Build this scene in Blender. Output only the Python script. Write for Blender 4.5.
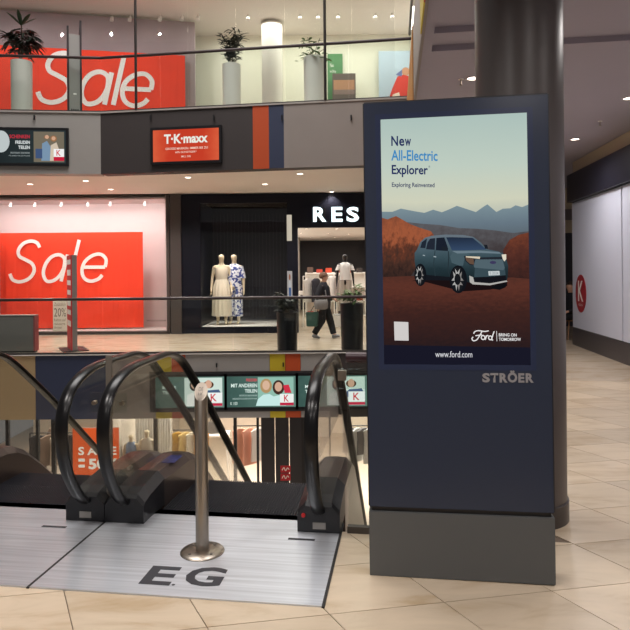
import bpy, bmesh, math, random
from mathutils import Vector, Matrix
random.seed(7)
for o in list(bpy.data.objects): bpy.data.objects.remove(o, do_unlink=True)
scene = bpy.context.scene
C = scene.collection
R = math.radians

# ------------------------------------------------------------------ camera
H, F, HOR, ROLL = 1.6, 630.0, 271.0, 0.0087
cam = bpy.data.cameras.new('camera'); cam.sensor_width = 36; cam.lens = 36; cam.shift_y = -(315 - HOR) / 630
cam.clip_start = 0.05; cam.clip_end = 200
camo = bpy.data.objects.new('camera', cam); C.objects.link(camo)
camo.location = (0, 0, H); camo.rotation_euler = (R(90), ROLL, 0)
scene.camera = camo

# ------------------------------------------------------------------ world, exposure
scene.view_settings.view_transform = 'Standard'; scene.view_settings.look = 'None'
scene.view_settings.gamma = 1; scene.view_settings.use_curve_mapping = False
scene.view_settings.exposure = 0.0
scene.cycles.transparent_max_bounces = 40; scene.cycles.max_bounces = 10; scene.cycles.diffuse_bounces = 5
w = bpy.data.worlds.new('world'); scene.world = w; w.use_nodes = True
bg = w.node_tree.nodes['Background']; bg.inputs[0].default_value = (1.0, 0.95, 0.92, 1); bg.inputs[1].default_value = 0.16

def area(name, loc, size, power, col=(1, .9, .8), rot=(0, 0, 0), sy=None, spread=180):
    l = bpy.data.lights.new(name, 'AREA'); l.energy = power; l.color = col
    l.shape = 'RECTANGLE' if sy else 'SQUARE'; l.size = size; l.spread = R(spread)
    if sy: l.size_y = sy
    o = bpy.data.objects.new(name, l); C.objects.link(o); o.location = loc; o.rotation_euler = rot
    return o
def spot(name, loc, power, col=(1, .88, .76), ang=110, blend=.6, r=.05, target=None):
    l = bpy.data.lights.new(name, 'SPOT'); l.energy = power; l.color = col; l.spot_size = R(ang); l.spot_blend = blend; l.shadow_soft_size = r
    o = bpy.data.objects.new(name, l); C.objects.link(o); o.location = loc
    if target: o.rotation_euler = (Vector(target) - Vector(loc)).to_track_quat('-Z', 'Y').to_euler()
    return o
WARM = (1, .92, .85); NEUT = (1, .93, .86); COOL = (.95, .98, 1)
# ceiling lamps of the near gallery (above, behind the viewer and along the corridor)
NW = (1, .94, .9)
for x, y, p in ((-2.4, 2.4, 44), (-.5, 1.9, 30), (1.7, 1.6, 24), (-1.6, -.6, 36), (1.2, -1.2, 40), (3.4, 2.2, 22), (3.2, 5.0, 28), (3.7, 8.0, 38), (4.0, 11.0, 40)):
    area('ceiling_and_fill_lamp', (x, y, 3.78), .35, p, NW, spread=160)  # those along the corridor are added to brighten the white wall
# area lights and spots for the shops and galleries across the void, some added
area('shop_light_sale', (-6.4, 16.52, 3.42), 5.5, 110, (1, .93, .9), rot=(R(20), 0, 0), sy=.12)
area('shop_light_entry', (.6, 20.5, 2.8), 2.6, 150, (1, .95, .9), sy=6)
for x in (-8.6, -7.2, -5.8, -4.4):
    spot('upper_banner_fill', (x, 13.3, 8.45), 190, (1, .95, .93), 75, .8, .03, (x + .5, 16.4, 6.4))  # added out of view to brighten the upper red banner
area('shop_light_upper_r', (0, 17.2, 8.45), 5.5, 130, (1, 1, .9), sy=1.6)
area('shop_light_ground', (-5.2, 18.5, -1.45), 6, 430, (1, .96, .9), sy=3)
area('shop_light_ground_b', (1.0, 18.5, -1.45), 5, 470, (1, .96, .9), sy=3)
area('void_light_ground', (-2.5, 9.5, -1.0), 5, 150, (1, .94, .88), sy=3)
for x in (-8.2, -6.6, -5.0, -3.4, -1.8, -.2, 1.4):
    spot('gallery_fill', (x, 14.2, 3.58), 110, WARM, 150, .5, .05)  # extra row without fittings, added to brighten the opposite gallery
area('roof_light', (-2.5, 8.2, 13.0), 8, 1300, (1, .97, .95), sy=6)
spot('window_spot_a', (-2.65, 16.6, 3.3), 130, NEUT, 50, .6, .03, (-2.55, 17.0, 1.2))
spot('window_spot_b', (-2.2, 16.6, 3.3), 110, NEUT, 50, .6, .03, (-2.15, 17.1, 1.2))

# ------------------------------------------------------------------ helpers
def pix(x, y, Y):                       # a point seen at photo position (x, y), Y metres away
    dx, dy = x - 315.0, y - HOR
    return Vector(((dx - ROLL * dy) / F * Y, Y, H - (dy + ROLL * dx) / F * Y))
def lin(c):
    return tuple(((v / 255) / 12.92 if v / 255 <= .04045 else ((v / 255 + .055) / 1.055) ** 2.4) for v in c)
MATS = {}
def mat(name, col, rough=.5, metal=0, emit=0, var=0, scale=6, bump=0, spec=.5, stretch=None, objrand=0, detail=4):
    if name in MATS: return MATS[name]
    m = bpy.data.materials.new(name); m.use_nodes = True; nt = m.node_tree; b = nt.nodes['Principled BSDF']
    c = lin(col)
    b.inputs['Base Color'].default_value = (*c, 1); b.inputs['Roughness'].default_value = rough; b.inputs['Metallic'].default_value = metal
    b.inputs['Specular IOR Level'].default_value = spec
    if var or bump:
        tc = nt.nodes.new('ShaderNodeTexCoord'); mp = nt.nodes.new('ShaderNodeMapping'); nz = nt.nodes.new('ShaderNodeTexNoise')
        nt.links.new(tc.outputs['Object'], mp.inputs[0]); nt.links.new(mp.outputs[0], nz.inputs['Vector'])
        nz.inputs['Scale'].default_value = scale; nz.inputs['Detail'].default_value = detail
        if stretch: mp.inputs['Scale'].default_value = stretch
        if var:
            r = nt.nodes.new('ShaderNodeValToRGB')
            r.color_ramp.elements[0].position = .3; r.color_ramp.elements[1].position = .7
            r.color_ramp.elements[0].color = (*[v * (1 - var) for v in c], 1); r.color_ramp.elements[1].color = (*[min(1, v * (1 + var)) for v in c], 1)
            nt.links.new(nz.outputs[0], r.inputs[0]); nt.links.new(r.outputs[0], b.inputs['Base Color'])
        if bump:
            bp = nt.nodes.new('ShaderNodeBump'); bp.inputs['Strength'].default_value = bump; bp.inputs['Distance'].default_value = .01
            nt.links.new(nz.outputs[0], bp.inputs['Height']); nt.links.new(bp.outputs[0], b.inputs['Normal'])
    if emit:
        b.inputs['Emission Color'].default_value = (*c, 1); b.inputs['Emission Strength'].default_value = emit
        b.inputs['Base Color'].default_value = (0, 0, 0, 1)
    MATS[name] = m
    return m
def glow(col, k=1.0):                    # a self-lit print colour of a screen or sign
    return mat('glow_%d_%d_%d_%d' % (*[int(v) for v in col], int(k * 100)), col, .6, emit=k, spec=.0)
def paint(col, rough=.6):
    return mat('paint_%d_%d_%d_%d' % (*[int(v) for v in col], int(rough * 100)), col, rough)
def glass_mat(name, tint, trans=.93, rough=.0):
    if name in MATS: return MATS[name]
    m = bpy.data.materials.new(name); m.use_nodes = True; nt = m.node_tree; nt.nodes.clear()
    out = nt.nodes.new('ShaderNodeOutputMaterial'); mx = nt.nodes.new('ShaderNodeMixShader')
    t = nt.nodes.new('ShaderNodeBsdfTransparent'); t.inputs[0].default_value = (*[v * trans for v in tint], 1)
    g = nt.nodes.new('ShaderNodeBsdfGlossy'); g.inputs['Roughness'].default_value = rough
    lw = nt.nodes.new('ShaderNodeLayerWeight'); lw.inputs[0].default_value = .5
    pw_ = nt.nodes.new('ShaderNodeMath'); pw_.operation = 'POWER'; pw_.inputs[1].default_value = 5; nt.links.new(lw.outputs['Facing'], pw_.inputs[0])
    f = nt.nodes.new('ShaderNodeMath'); f.operation = 'MULTIPLY_ADD'; f.inputs[1].default_value = .8; f.inputs[2].default_value = .03; nt.links.new(pw_.outputs[0], f.inputs[0])
    nt.links.new(f.outputs[0], mx.inputs[0]); nt.links.new(t.outputs[0], mx.inputs[1]); nt.links.new(g.outputs[0], mx.inputs[2]); nt.links.new(mx.outputs[0], out.inputs[0])
    MATS[name] = m
    return m

class MB:
    def __init__(s): s.v = []; s.f = []
    def add(s, vs, fs):
        n = len(s.v); s.v += [tuple(p) for p in vs]; s.f += [tuple(i + n for i in f) for f in fs]; return s
    def box(s, x0, x1, y0, y1, z0, z1):
        return s.add([(x0, y0, z0), (x1, y0, z0), (x1, y1, z0), (x0, y1, z0), (x0, y0, z1), (x1, y0, z1), (x1, y1, z1), (x0, y1, z1)],
                     [(0, 3, 2, 1), (4, 5, 6, 7), (0, 1, 5, 4), (1, 2, 6, 5), (2, 3, 7, 6), (3, 0, 4, 7)])
    def prism(s, poly, z0, z1):          # polygon in XY
        n = len(poly)
        s.add([(p[0], p[1], z0) for p in poly] + [(p[0], p[1], z1) for p in poly],
              [tuple(reversed(range(n))), tuple(range(n, 2 * n))] + [(i, (i + 1) % n, n + (i + 1) % n, n + i) for i in range(n)]); return s
    def slab(s, poly, x0, x1):           # polygon in (y, z) extruded along x
        n = len(poly)
        s.add([(x0, p[0], p[1]) for p in poly] + [(x1, p[0], p[1]) for p in poly],
              [tuple(range(n)), tuple(reversed(range(n, 2 * n)))] + [(i, n + i, n + (i + 1) % n, (i + 1) % n) for i in range(n)]); return s
    def loft(s, rings, closed=True, caps=True):
        n = len(rings[0]); b = len(s.v)
        for r in rings: s.v += [tuple(p) for p in r]
        for k in range(len(rings) - 1):
            for i in range(n if closed else n - 1):
                j = (i + 1) % n
                s.f.append((b + k * n + i, b + k * n + j, b + (k + 1) * n + j, b + (k + 1) * n + i))
        if caps and closed:
            s.f.append(tuple(b + i for i in reversed(range(n)))); s.f.append(tuple(b + (len(rings) - 1) * n + i for i in range(n)))
        return s
    def lathe(s, prof, cx=0, cy=0, n=24, sx=1, sy=1):
        return s.loft([[(cx + r * sx * math.cos(2 * math.pi * i / n), cy + r * sy * math.sin(2 * math.pi * i / n), z) for i in range(n)] for r, z in prof])
    def tube(s, pts, r, n=8):
        pts = [Vector(p) for p in pts]; rings = []
        for k, p in enumerate(pts):
            d = (pts[min(k + 1, len(pts) - 1)] - pts[max(k - 1, 0)]).normalized()
            a = d.cross(Vector((0, 0, 1)));
            if a.length < 1e-3: a = Vector((1, 0, 0))
            a.normalize(); b = d.cross(a); rr = r[k] if isinstance(r, (list, tuple)) else r
            rings.append([p + (a * math.cos(2 * math.pi * i / n) + b * math.sin(2 * math.pi * i / n)) * rr for i in range(n)])
        return s.loft(rings)
    def ball(s, c, r, n=12, m=8, sx=1, sy=1, sz=1):
        pr = [(max(1e-4, math.sin(math.pi * k / m)) * r, -math.cos(math.pi * k / m) * r * sz) for k in range(m + 1)]
        return s.loft([[(c[0] + q * sx * math.cos(2 * math.pi * i / n), c[1] + q * sy * math.sin(2 * math.pi * i / n), c[2] + z) for i in range(n)] for q, z in pr])
    def build(s, name, m, parent=None, smooth=False, bevel=0, loc=None, rotz=None):
        me = bpy.data.meshes.new(name); me.from_pydata(s.v, [], s.f)
        bm = bmesh.new(); bm.from_mesh(me); bmesh.ops.recalc_face_normals(bm, faces=bm.faces)
        if bevel: bmesh.ops.bevel(bm, geom=list(bm.edges), offset=bevel, segments=2, affect='EDGES', clamp_overlap=True)
        bm.to_mesh(me); bm.free()
        if smooth:
            me.polygons.foreach_set('use_smooth', [True] * len(me.polygons))
            try: me.set_sharp_from_angle(angle=R(40))
            except Exception: pass
        return link(name, me, m, parent, loc, rotz)
def link(name, me, m, parent=None, loc=None, rotz=None):
    o = bpy.data.objects.new(name, me); C.objects.link(o)
    if m and not me.materials: me.materials.append(m)
    if parent: o.parent = parent
    if loc: o.location = loc
    if rotz is not None: o.rotation_euler[2] = rotz
    return o
def tag(o, label, cat, group=None, kind=None):
    o['label'] = label
    if cat: o['category'] = cat
    if group: o['group'] = group
    if kind: o['kind'] = kind
    return o
def thing(name, label, cat, loc=(0, 0, 0), rotz=0, group=None):
    o = bpy.data.objects.new(name, None); C.objects.link(o); o.location = loc; o.rotation_euler[2] = rotz; o.empty_display_size = .1
    return tag(o, label, cat, group)
def struct(o): o['kind'] = 'structure'; return o
def dup(root, loc, rotz=None, label=None):
    def cp(o, parent):
        c = o.copy(); C.objects.link(c)
        if parent: c.parent = parent
        for ch in list(o.children): cp(ch, c)
        return c
    r = cp(root, None); r.location = loc
    if rotz is not None: r.rotation_euler[2] = rotz
    if label: r['label'] = label
    return r

# --- flat prints: everything is given in photo-like print coordinates and mapped by fn(px, py) -> local 3D point
def text_mesh(body, bold=0, shear=0, space=1.0):
    cu = bpy.data.curves.new('t', 'FONT'); cu.body = body; cu.offset = bold; cu.shear = shear; cu.space_character = space; cu.resolution_u = 3
    cu.align_x = 'LEFT'
    o = bpy.data.objects.new('t', cu); C.objects.link(o)
    dg = bpy.context.evaluated_depsgraph_get(); dg.update()
    me = bpy.data.meshes.new_from_object(o.evaluated_get(dg)); bpy.data.objects.remove(o); bpy.data.curves.remove(cu)
    return me
def put_text(body, rect, fn, m, parent, name='lettering', bold=0, shear=0, space=1.0, off=0):
    me = text_mesh(body, bold, shear, space)
    xs = [v.co.x for v in me.vertices]; ys = [v.co.y for v in me.vertices]
    ax, bx, ay, by = min(xs), max(xs), min(ys), max(ys)
    x0, y0, x1, y1 = rect                # y0 top, y1 bottom
    for v in me.vertices:
        v.co = fn(x0 + (v.co.x - ax) / (bx - ax) * (x1 - x0), y1 - (v.co.y - ay) / (by - ay) * (y1 - y0), off)
    me.name = name; me.materials.clear()
    return link(name, me, m, parent)
def put_poly(pts, fn, m, parent, name, off=0):
    me = bpy.data.meshes.new(name); me.from_pydata([fn(x, y, off) for x, y in pts], [], [tuple(range(len(pts)))])
    return link(name, me, m, parent)
def catmull(p, n=6):
    out = []
    for i in range(len(p) - 1):
        a, b, c, d = p[max(i - 1, 0)], p[i], p[i + 1], p[min(i + 2, len(p) - 1)]
        for k in range(n):
            t = k / n
            out.append(tuple(.5 * (2 * b[j] + (c[j] - a[j]) * t + (2 * a[j] - 5 * b[j] + 4 * c[j] - d[j]) * t * t + (3 * b[j] - a[j] - 3 * c[j] + d[j]) * t ** 3) for j in (0, 1)))
    return out + [p[-1]]
def ribbons(strokes, width, fn, m, parent, name='lettering', off=0, smooth=True):
    V, Fc = [], []
    for si, p in enumerate(strokes):
        off_ = off + .25 * si
        q = catmull(p) if smooth and len(p) > 2 else p
        b = len(V)
        for k in range(len(q)):
            a, c = q[max(k - 1, 0)], q[min(k + 1, len(q) - 1)]
            dx, dy = c[0] - a[0], c[1] - a[1]; L = math.hypot(dx, dy) or 1
            nx, ny = -dy / L * width / 2, dx / L * width / 2
            V += [fn(q[k][0] + nx, q[k][1] + ny, off_), fn(q[k][0] - nx, q[k][1] - ny, off_)]
        Fc += [(b + 2 * k, b + 2 * k + 1, b + 2 * k + 3, b + 2 * k + 2) for k in range(len(q) - 1)]
    me = bpy.data.meshes.new(name); me.from_pydata(V, [], Fc)
    return link(name, me, m, parent)
def ell(cx, cy, rx, ry, n=20, a0=0, a1=2 * math.pi):
    return [(cx + rx * math.cos(a0 + (a1 - a0) * k / n), cy + ry * math.sin(a0 + (a1 - a0) * k / n)) for k in range(n + (0 if abs(a1 - a0 - 2 * math.pi) < 1e-6 else 1))]

# ------------------------------------------------------------------ shared materials
M_black = mat('black_rubber', (12, 12, 14), .28, spec=.4)
M_blackplastic = mat('black_plastic', (20, 20, 24), .4)
M_steel = mat('brushed_steel', (170, 160, 148), .32, 1, var=.08, scale=30, stretch=(1, 1, .1))
M_rail = mat('dark_handrail', (52, 36, 36), .35)
M_glass = glass_mat('clear_glass', (.97, 1, .98), .96)
M_glass2 = glass_mat('shop_glass', (1, 1, 1), .97)
M_escglass = glass_mat('escalator_glass', (.98, .98, .95), .94)
M_navy = mat('navy_panel', (34, 38, 58), .4)
M_darkpanel = mat('dark_portal_panel', (13, 15, 28), .5, spec=.2)
M_grey = mat('grey_fascia', (150, 140, 134), .6, var=.03, scale=2)
M_greylight = mat('light_grey_fascia', (160, 155, 150), .6, var=.03, scale=2)
M_char = mat('charcoal_fascia', (62, 55, 54), .6, var=.03, scale=2)
M_soffit = mat('soffit_plaster', (228, 220, 210), .8, var=.02, scale=1)
M_white = mat('white_plaster', (238, 234, 228), .8, var=.015, scale=2)
M_red = mat('red_banner_cloth', (246, 62, 24), .75, var=.04, scale=1.5, bump=.05)
M_whiteprint = paint((244, 240, 236))
M_ceil = mat('grey_ceiling_paint', (172, 165, 176), .85, var=.02, scale=.8)
M_alu = mat('landing_aluminium', (202, 205, 211), .3, .6, var=.16, scale=3, stretch=(.35, 14, 1), detail=6)
_nt = M_alu.node_tree; _b = _nt.nodes['Principled BSDF']; _tg = _nt.nodes.new('ShaderNodeTangent'); _tg.direction_type = 'UV_MAP'; _tg.uv_map = 'UVMap'
_nt.links.new(_tg.outputs[0], _b.inputs['Tangent']); _b.inputs['Anisotropic'].default_value = .8; _b.inputs['Anisotropic Rotation'].default_value = .25
M_orange = paint((196, 78, 32)); M_yellow = paint((205, 180, 40)); M_bnavy = paint((50, 58, 84)); M_tan = paint((176, 150, 112))

def marble(name, base, rough):
    m = bpy.data.materials.new(name); m.use_nodes = True; nt = m.node_tree; b = nt.nodes['Principled BSDF']
    geo = nt.nodes.new('ShaderNodeNewGeometry'); oi = nt.nodes.new('ShaderNodeObjectInfo')
    add = nt.nodes.new('ShaderNodeVectorMath'); add.operation = 'MULTIPLY_ADD'
    cmb = nt.nodes.new('ShaderNodeCombineXYZ')
    for k in range(3): nt.links.new(oi.outputs['Random'], cmb.inputs[k])
    nt.links.new(cmb.outputs[0], add.inputs[0]); add.inputs[1].default_value = (17, 23, 9); nt.links.new(geo.outputs['Position'], add.inputs[2])
    mp = nt.nodes.new('ShaderNodeMapping'); mp.inputs['Rotation'].default_value = (0, 0, .5); mp.inputs['Scale'].default_value = (1, 3.2, 1); nt.links.new(add.outputs[0], mp.inputs[0])
    n1 = nt.nodes.new('ShaderNodeTexNoise'); n1.inputs['Scale'].default_value = 1.7; n1.inputs['Detail'].default_value = 7; n1.inputs['Roughness'].default_value = .62; n1.inputs['Distortion'].default_value = .7
    nt.links.new(mp.outputs[0], n1.inputs['Vector'])
    r = nt.nodes.new('ShaderNodeValToRGB'); e = r.color_ramp.elements
    c = lin(base)
    e[0].position = .3; e[0].color = (c[0] * .78, c[1] * .70, c[2] * .58, 1); e[1].position = .68; e[1].color = (*[min(1, v * 1.1) for v in c], 1)
    x = e.new(.5); x.color = (*c, 1)
    nt.links.new(n1.outputs[0], r.inputs[0])
    hs = nt.nodes.new('ShaderNodeHueSaturation'); nt.links.new(r.outputs[0], hs.inputs['Color'])
    mr = nt.nodes.new('ShaderNodeMapRange'); mr.inputs[3].default_value = .9; mr.inputs[4].default_value = 1.08; nt.links.new(oi.outputs['Random'], mr.inputs[0]); nt.links.new(mr.outputs[0], hs.inputs['Value'])
    nt.links.new(hs.outputs[0], b.inputs['Base Color'])
    b.inputs['Roughness'].default_value = rough; b.inputs['Specular IOR Level'].default_value = .5
    return m
M_tile = marble('beige_marble', (202, 184, 160), .3)
M_grout = paint((120, 104, 90), .8)
M_floorfar = marble('beige_marble_far', (196, 180, 160), .25)

# ------------------------------------------------------------------ frames of the place
EA = R(-8.0)                                             # the near gallery grid
P0 = Vector((0.146, 3.865))
U = Vector((math.cos(EA), math.sin(EA))); V = Vector((-math.sin(EA), math.cos(EA)))
def uv(u, v): return P0 + U * u + V * v
def touv(p): d = Vector(p) - P0; return d.dot(U), d.dot(V)
VOID_U = .627; ZUP = 4.86; ZSOF = 3.62; ZCEIL = 3.85; ZLOW = -4.86

# ------------------------------------------------------------------ near floor with single tiles
NA, DA0, DAS = Vector((.888, .460)), .324, .537
NB, DB0, DBS = Vector((-.174, .985)), 2.882, .465
det = NA.x * NB.y - NA.y * NB.x
def cross_pt(a, b): return Vector(((a * NB.y - b * NA.y) / det, (NA.x * b - NB.x * a) / det))
def clip(poly, n, d):                                    # keep n.p <= d
    out = []
    for i in range(len(poly)):
        a, b = poly[i], poly[(i + 1) % len(poly)]; fa, fb = n.dot(a) - d, n.dot(b) - d
        if fa <= 0: out.append(a)
        if (fa < 0 < fb) or (fb < 0 < fa): out.append(a + (b - a) * (fa / (fa - fb)))
    return out
def near_floor_mesh(name, z0, z1, m, ymax):
    b = MB()
    b.prism([uv(-8, 0), uv(-8, -8), uv(VOID_U, -8), uv(VOID_U, 0)], z0, z1)
    b.prism([uv(VOID_U, -8), uv(9, -8), uv(9, ymax), uv(VOID_U, ymax)], z0, z1)
    return struct(b.build(name, m))
floor = near_floor_mesh('floor', -.25, -.007, M_grout, 5.6)
ff = struct(MB().prism([uv(VOID_U, 5.6), uv(9, 5.6), uv(9, 16), uv(VOID_U, 16)], -.25, 0).build('floor', M_floorfar))
full = None
for ia in range(-8, 22):
    for ib in range(-6, 16):
        g = .0025
        a0, a1 = DA0 + DAS * ia + g, DA0 + DAS * (ia + 1) - g; b0, b1 = DB0 + DBS * ib + g, DB0 + DBS * (ib + 1) - g
        q = [cross_pt(a0, b0), cross_pt(a1, b0), cross_pt(a1, b1), cross_pt(a0, b1)]
        c = (q[0] + q[2]) / 2; cu_, cv_ = touv(c)
        if not (-3.6 < c.x < 5.2 and 1.9 < c.y < 9.6): continue
        if abs(c.x) > .62 * c.y + .9: continue
        if cv_ > 5.9: continue
        uvs = [touv(p) for p in q]
        poly = clip(q, V, V.dot(uv(0, 5.6)))
        clipped = len(poly) != 4 or any(v > 5.6 for _, v in uvs)
        if any(u < VOID_U and v > 0 for u, v in uvs):
            if cu_ > VOID_U - .25 and cv_ > .1: poly = clip(poly, -U, -U.dot(uv(VOID_U, 0)))
            else: poly = clip(poly, V, V.dot(uv(0, 0)))
            clipped = True
        if len(poly) < 3: continue
        pu = [touv(p) for p in poly]
        if all(-3.05 < u < 0 and -.86 < v for u, v in pu): continue   # wholly under the landing plates
        if clipped:
            o = MB().prism([p - c for p in poly], -.006, 0).build('tile', M_tile, floor, loc=(c.x, c.y, 0))
        elif full is None:
            o = MB().prism([p - c for p in q], -.006, 0).build('tile', M_tile, floor, loc=(c.x, c.y, 0)); full = o
        else:
            o = full.copy(); C.objects.link(o); o.location = (c.x, c.y, 0)

# opposite gallery slab, ground floor
FY = 12.25
struct(MB().box(-11, 3.2, FY, 30, -.3, 0).build('floor', M_floorfar))
struct(MB().box(-12, 12, -2, 34, ZLOW - .2, ZLOW).build('floor', mat('ground_floor_stone', (206, 192, 176), .3, var=.06, scale=.7)))

# ------------------------------------------------------------------ opposite fascia below the gallery
fas = struct(MB().box(-11, 3.0, FY, FY + .25, -1.24, 0).build('balcony_wall', M_grey))
def fx(px, Y=FY, y=385): return pix(px, y, Y).x
def band(x0, x1, z0, z1, m, Y=FY, parent=None, name='colour_panel'):
    return MB().box(x0, x1, Y - .015, Y, z0, z1).build(name, m, parent)
edges = [(-60, 36, M_tan), (36, 108, M_bnavy), (108, 156, M_grey), (156, 172, M_yellow), (172, 186, M_orange), (186, 270, M_greylight), (270, 285.5, M_yellow), (285.5, 301, M_orange), (301, 330, M_greylight), (330, 420, M_char)]
for a, b, m in edges:
    band(fx(a), fx(b) - .006, -1.24, 0, m, parent=fas)
MB().box(-11, 3.0, FY - .05, FY + .1, 0, .012).build('edge_trim', mat('pale_edge', (176, 168, 162), .4), fas)
for px in (109, 217, 283.5, 320):
    MB().box(-.012, .012, -.03, 0, -.02, .06).build('hook', M_blackplastic, fas, loc=(fx(px), FY - .015, -.23))

# ------------------------------------------------------------------ advertising screens
def ad_screen(name, label, center, w, h, rotz, frame=M_blackplastic, depth=.06):
    t = thing(name, label, 'screen', center, rotz, 'advertising screens on the balcony fronts')
    b = MB(); k = .05
    b.box(-w / 2 - k, w / 2 + k, -depth, 0, -h / 2 - k, -h / 2).box(-w / 2 - k, w / 2 + k, -depth, 0, h / 2, h / 2 + k)
    b.box(-w / 2 - k, -w / 2, -depth, 0, -h / 2, h / 2).box(w / 2, w / 2 + k, -depth, 0, -h / 2, h / 2)
    b.build('frame', frame, t)
    def fn(x, y, off=0): return Vector((-w / 2 + x * w, -depth * .6 - off * .0015, h / 2 - y * h))
    return t, fn
def face(fn, t, cx, cy, r, skin, hair, long=True):
    put_poly(ell(cx, cy + r * .2, r * .95, r * (2.6 if long else 1.5)), fn, glow(hair, .8), t, 'hair_print', 3)
    put_poly(ell(cx, cy, r * .6, r * 1.7), fn, glow(skin, .9), t, 'face_print', 4)
def fashion_ad(t, fn, mirror=False):
    put_poly([(0, 0), (1, 0), (1, 1), (0, 1)], fn, ad_bg, t, 'display')
    put_text('FREUDEN', (.28, .08, .44, .17), fn, glow((214, 72, 84)), t, bold=.02, off=2)
    put_text('MIT ANDEREN', (.06, .24, .44, .36), fn, glow((222, 240, 232)), t, bold=.02, off=2)
    put_text('TEILEN', (.26, .42, .44, .53), fn, glow((222, 240, 232)), t, bold=.02, off=2)
    put_text('ENTDECKE DEINE NEUEN', (.18, .6, .44, .65), fn, glow((190, 214, 206)), t, off=2)
    put_text('LIEBLINGSSTÜCKE BEI UNS IM HAUS', (.08, .69, .44, .75), fn, glow((190, 214, 206)), t, off=2)
    put_text('K 100', (.05, .83, .15, .93), fn, glow((222, 240, 232)), t, off=2)
    put_poly([(.45, .04), (.97, .04), (.97, .96), (.45, .96)], fn, glow((150, 196, 180), .9), t, 'photo_print', 1)
    face(fn, t, .57, .3, .09, (226, 188, 160), (196, 160, 112)); face(fn, t, .75, .35, .09, (220, 176, 150), (74, 52, 44))
    put_poly([(.42, .96), (.45, .74), (.53, .6), (.62, .58), (.68, .66), (.76, .62), (.83, .7), (.86, .96)], fn, glow((198, 232, 228)), t, 'coat_print', 5)
    put_poly([(.82, .3), (.9, .28), (.94, .55), (.84, .55)], fn, glow((206, 52, 72)), t, 'bag_print', 5)
    put_poly([(.77, .58), (.97, .58), (.97, .86), (.77, .86)], fn, glow((236, 240, 236)), t, 'badge', 6)
    put_text('K', (.83, .61, .9, .83), fn, glow((200, 30, 50)), t, bold=.01, off=7)
    put_poly([(.77, .86), (.97, .86), (.97, .95), (.77, .95)], fn, glow((190, 40, 70)), t, 'badge_strip', 6)
def couple_ad(t, fn):
    put_poly([(0, 0), (1, 0), (1, 1), (0, 1)], fn, ad_bg, t, 'display')
    put_text('MODE', (.1, .3, .3, .4), fn, glow((222, 240, 232)), t, bold=.02, off=2)
    put_text('TEILEN', (.1, .46, .3, .56), fn, glow((222, 240, 232)), t, bold=.02, off=2)
    put_poly([(.42, .04), (.97, .04), (.97, .96), (.42, .96)], fn, glow((206, 224, 214)), t, 'photo_print', 1)
    put_poly([(.45, .96), (.46, .6), (.55, .5), (.6, .96)], fn, glow((236, 240, 234)), t, 'coat_print', 4)
    put_poly([(.66, .62), (.74, .45), (.92, .42), (.97, .6), (.97, .7), (.66, .7)], fn, glow((74, 96, 128)), t, 'jacket_print', 4)
    face(fn, t, .56, .27, .07, (226, 188, 160), (50, 40, 40)); face(fn, t, .77, .25, .08, (222, 176, 150), (90, 60, 42), False)
    put_poly([(.73, .52), (.97, .52), (.97, .84), (.73, .84)], fn, glow((238, 242, 238)), t, 'badge', 6)
    put_text('K', (.8, .56, .89, .8), fn, glow((200, 30, 50)), t, bold=.01, off=7)
    put_poly([(.66, .86), (.97, .86), (.97, .95), (.66, .95)], fn, glow((190, 40, 70)), t, 'badge_strip', 6)
def gradmat(name, stops, axis=2, noise=0, nscale=8, k=1.0, stretch=(1, 1, 1)):   # self-lit print with a colour run along generated axis
    m = bpy.data.materials.new(name); m.use_nodes = True; nt = m.node_tree; nt.nodes.clear()
    out = nt.nodes.new('ShaderNodeOutputMaterial'); em = nt.nodes.new('ShaderNodeEmission'); em.inputs[1].default_value = k
    tc = nt.nodes.new('ShaderNodeTexCoord'); sp = nt.nodes.new('ShaderNodeSeparateXYZ'); nt.links.new(tc.outputs['Generated'], sp.inputs[0])
    r = nt.nodes.new('ShaderNodeValToRGB'); e = r.color_ramp.elements
    for i, (p, c) in enumerate(stops):
        x = e[i] if i < 2 else e.new(p)
        x.position = p; x.color = (*lin(c), 1)
    src = sp.outputs[axis]
    if noise:
        mp = nt.nodes.new('ShaderNodeMapping'); mp.inputs['Scale'].default_value = stretch; nt.links.new(tc.outputs['Object'], mp.inputs[0])
        nz = nt.nodes.new('ShaderNodeTexNoise'); nz.inputs['Scale'].default_value = nscale; nz.inputs['Detail'].default_value = 8; nz.inputs['Roughness'].default_value = .7; nt.links.new(mp.outputs[0], nz.inputs['Vector'])
        ma = nt.nodes.new('ShaderNodeMath'); ma.operation = 'MULTIPLY_ADD'; ma.inputs[1].default_value = noise
        nt.links.new(nz.outputs[0], ma.inputs[0])
        sb = nt.nodes.new('ShaderNodeMath'); sb.operation = 'SUBTRACT'; nt.links.new(src, sb.inputs[0]); sb.inputs[1].default_value = noise * .5
        nt.links.new(sb.outputs[0], ma.inputs[2]); src = ma.outputs[0]
    nt.links.new(src, r.inputs[0]); nt.links.new(r.outputs[0], em.inputs[0]); nt.links.new(em.outputs[0], out.inputs[0])
    return m
ad_bg = gradmat('teal_ad_ground', [(0, (58, 86, 80)), (1, (96, 128, 118))], 0, .6, 4)
zmid = (pix(262, 391, FY).z); adh = .60; adw = 1.33
t, fn = ad_screen('advertising_screen', 'teal fashion advert of two women with red K badge beside yellow stripe', (fx(261.5), FY - .015, zmid), adw, adh, 0); fashion_ad(t, fn)
t, fn = ad_screen('advertising_screen', 'fashion advert of a couple seen behind the steel bollard top', (fx(190.5), FY - .015, zmid), adw, adh, 0); couple_ad(t, fn)
t, fn = ad_screen('advertising_screen', 'fashion advert with K badge seen between escalator newel and kiosk', (fx(332.5), FY - .015, zmid), adw, adh, 0); couple_ad(t, fn)
for s_ in t.children: pass
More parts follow.
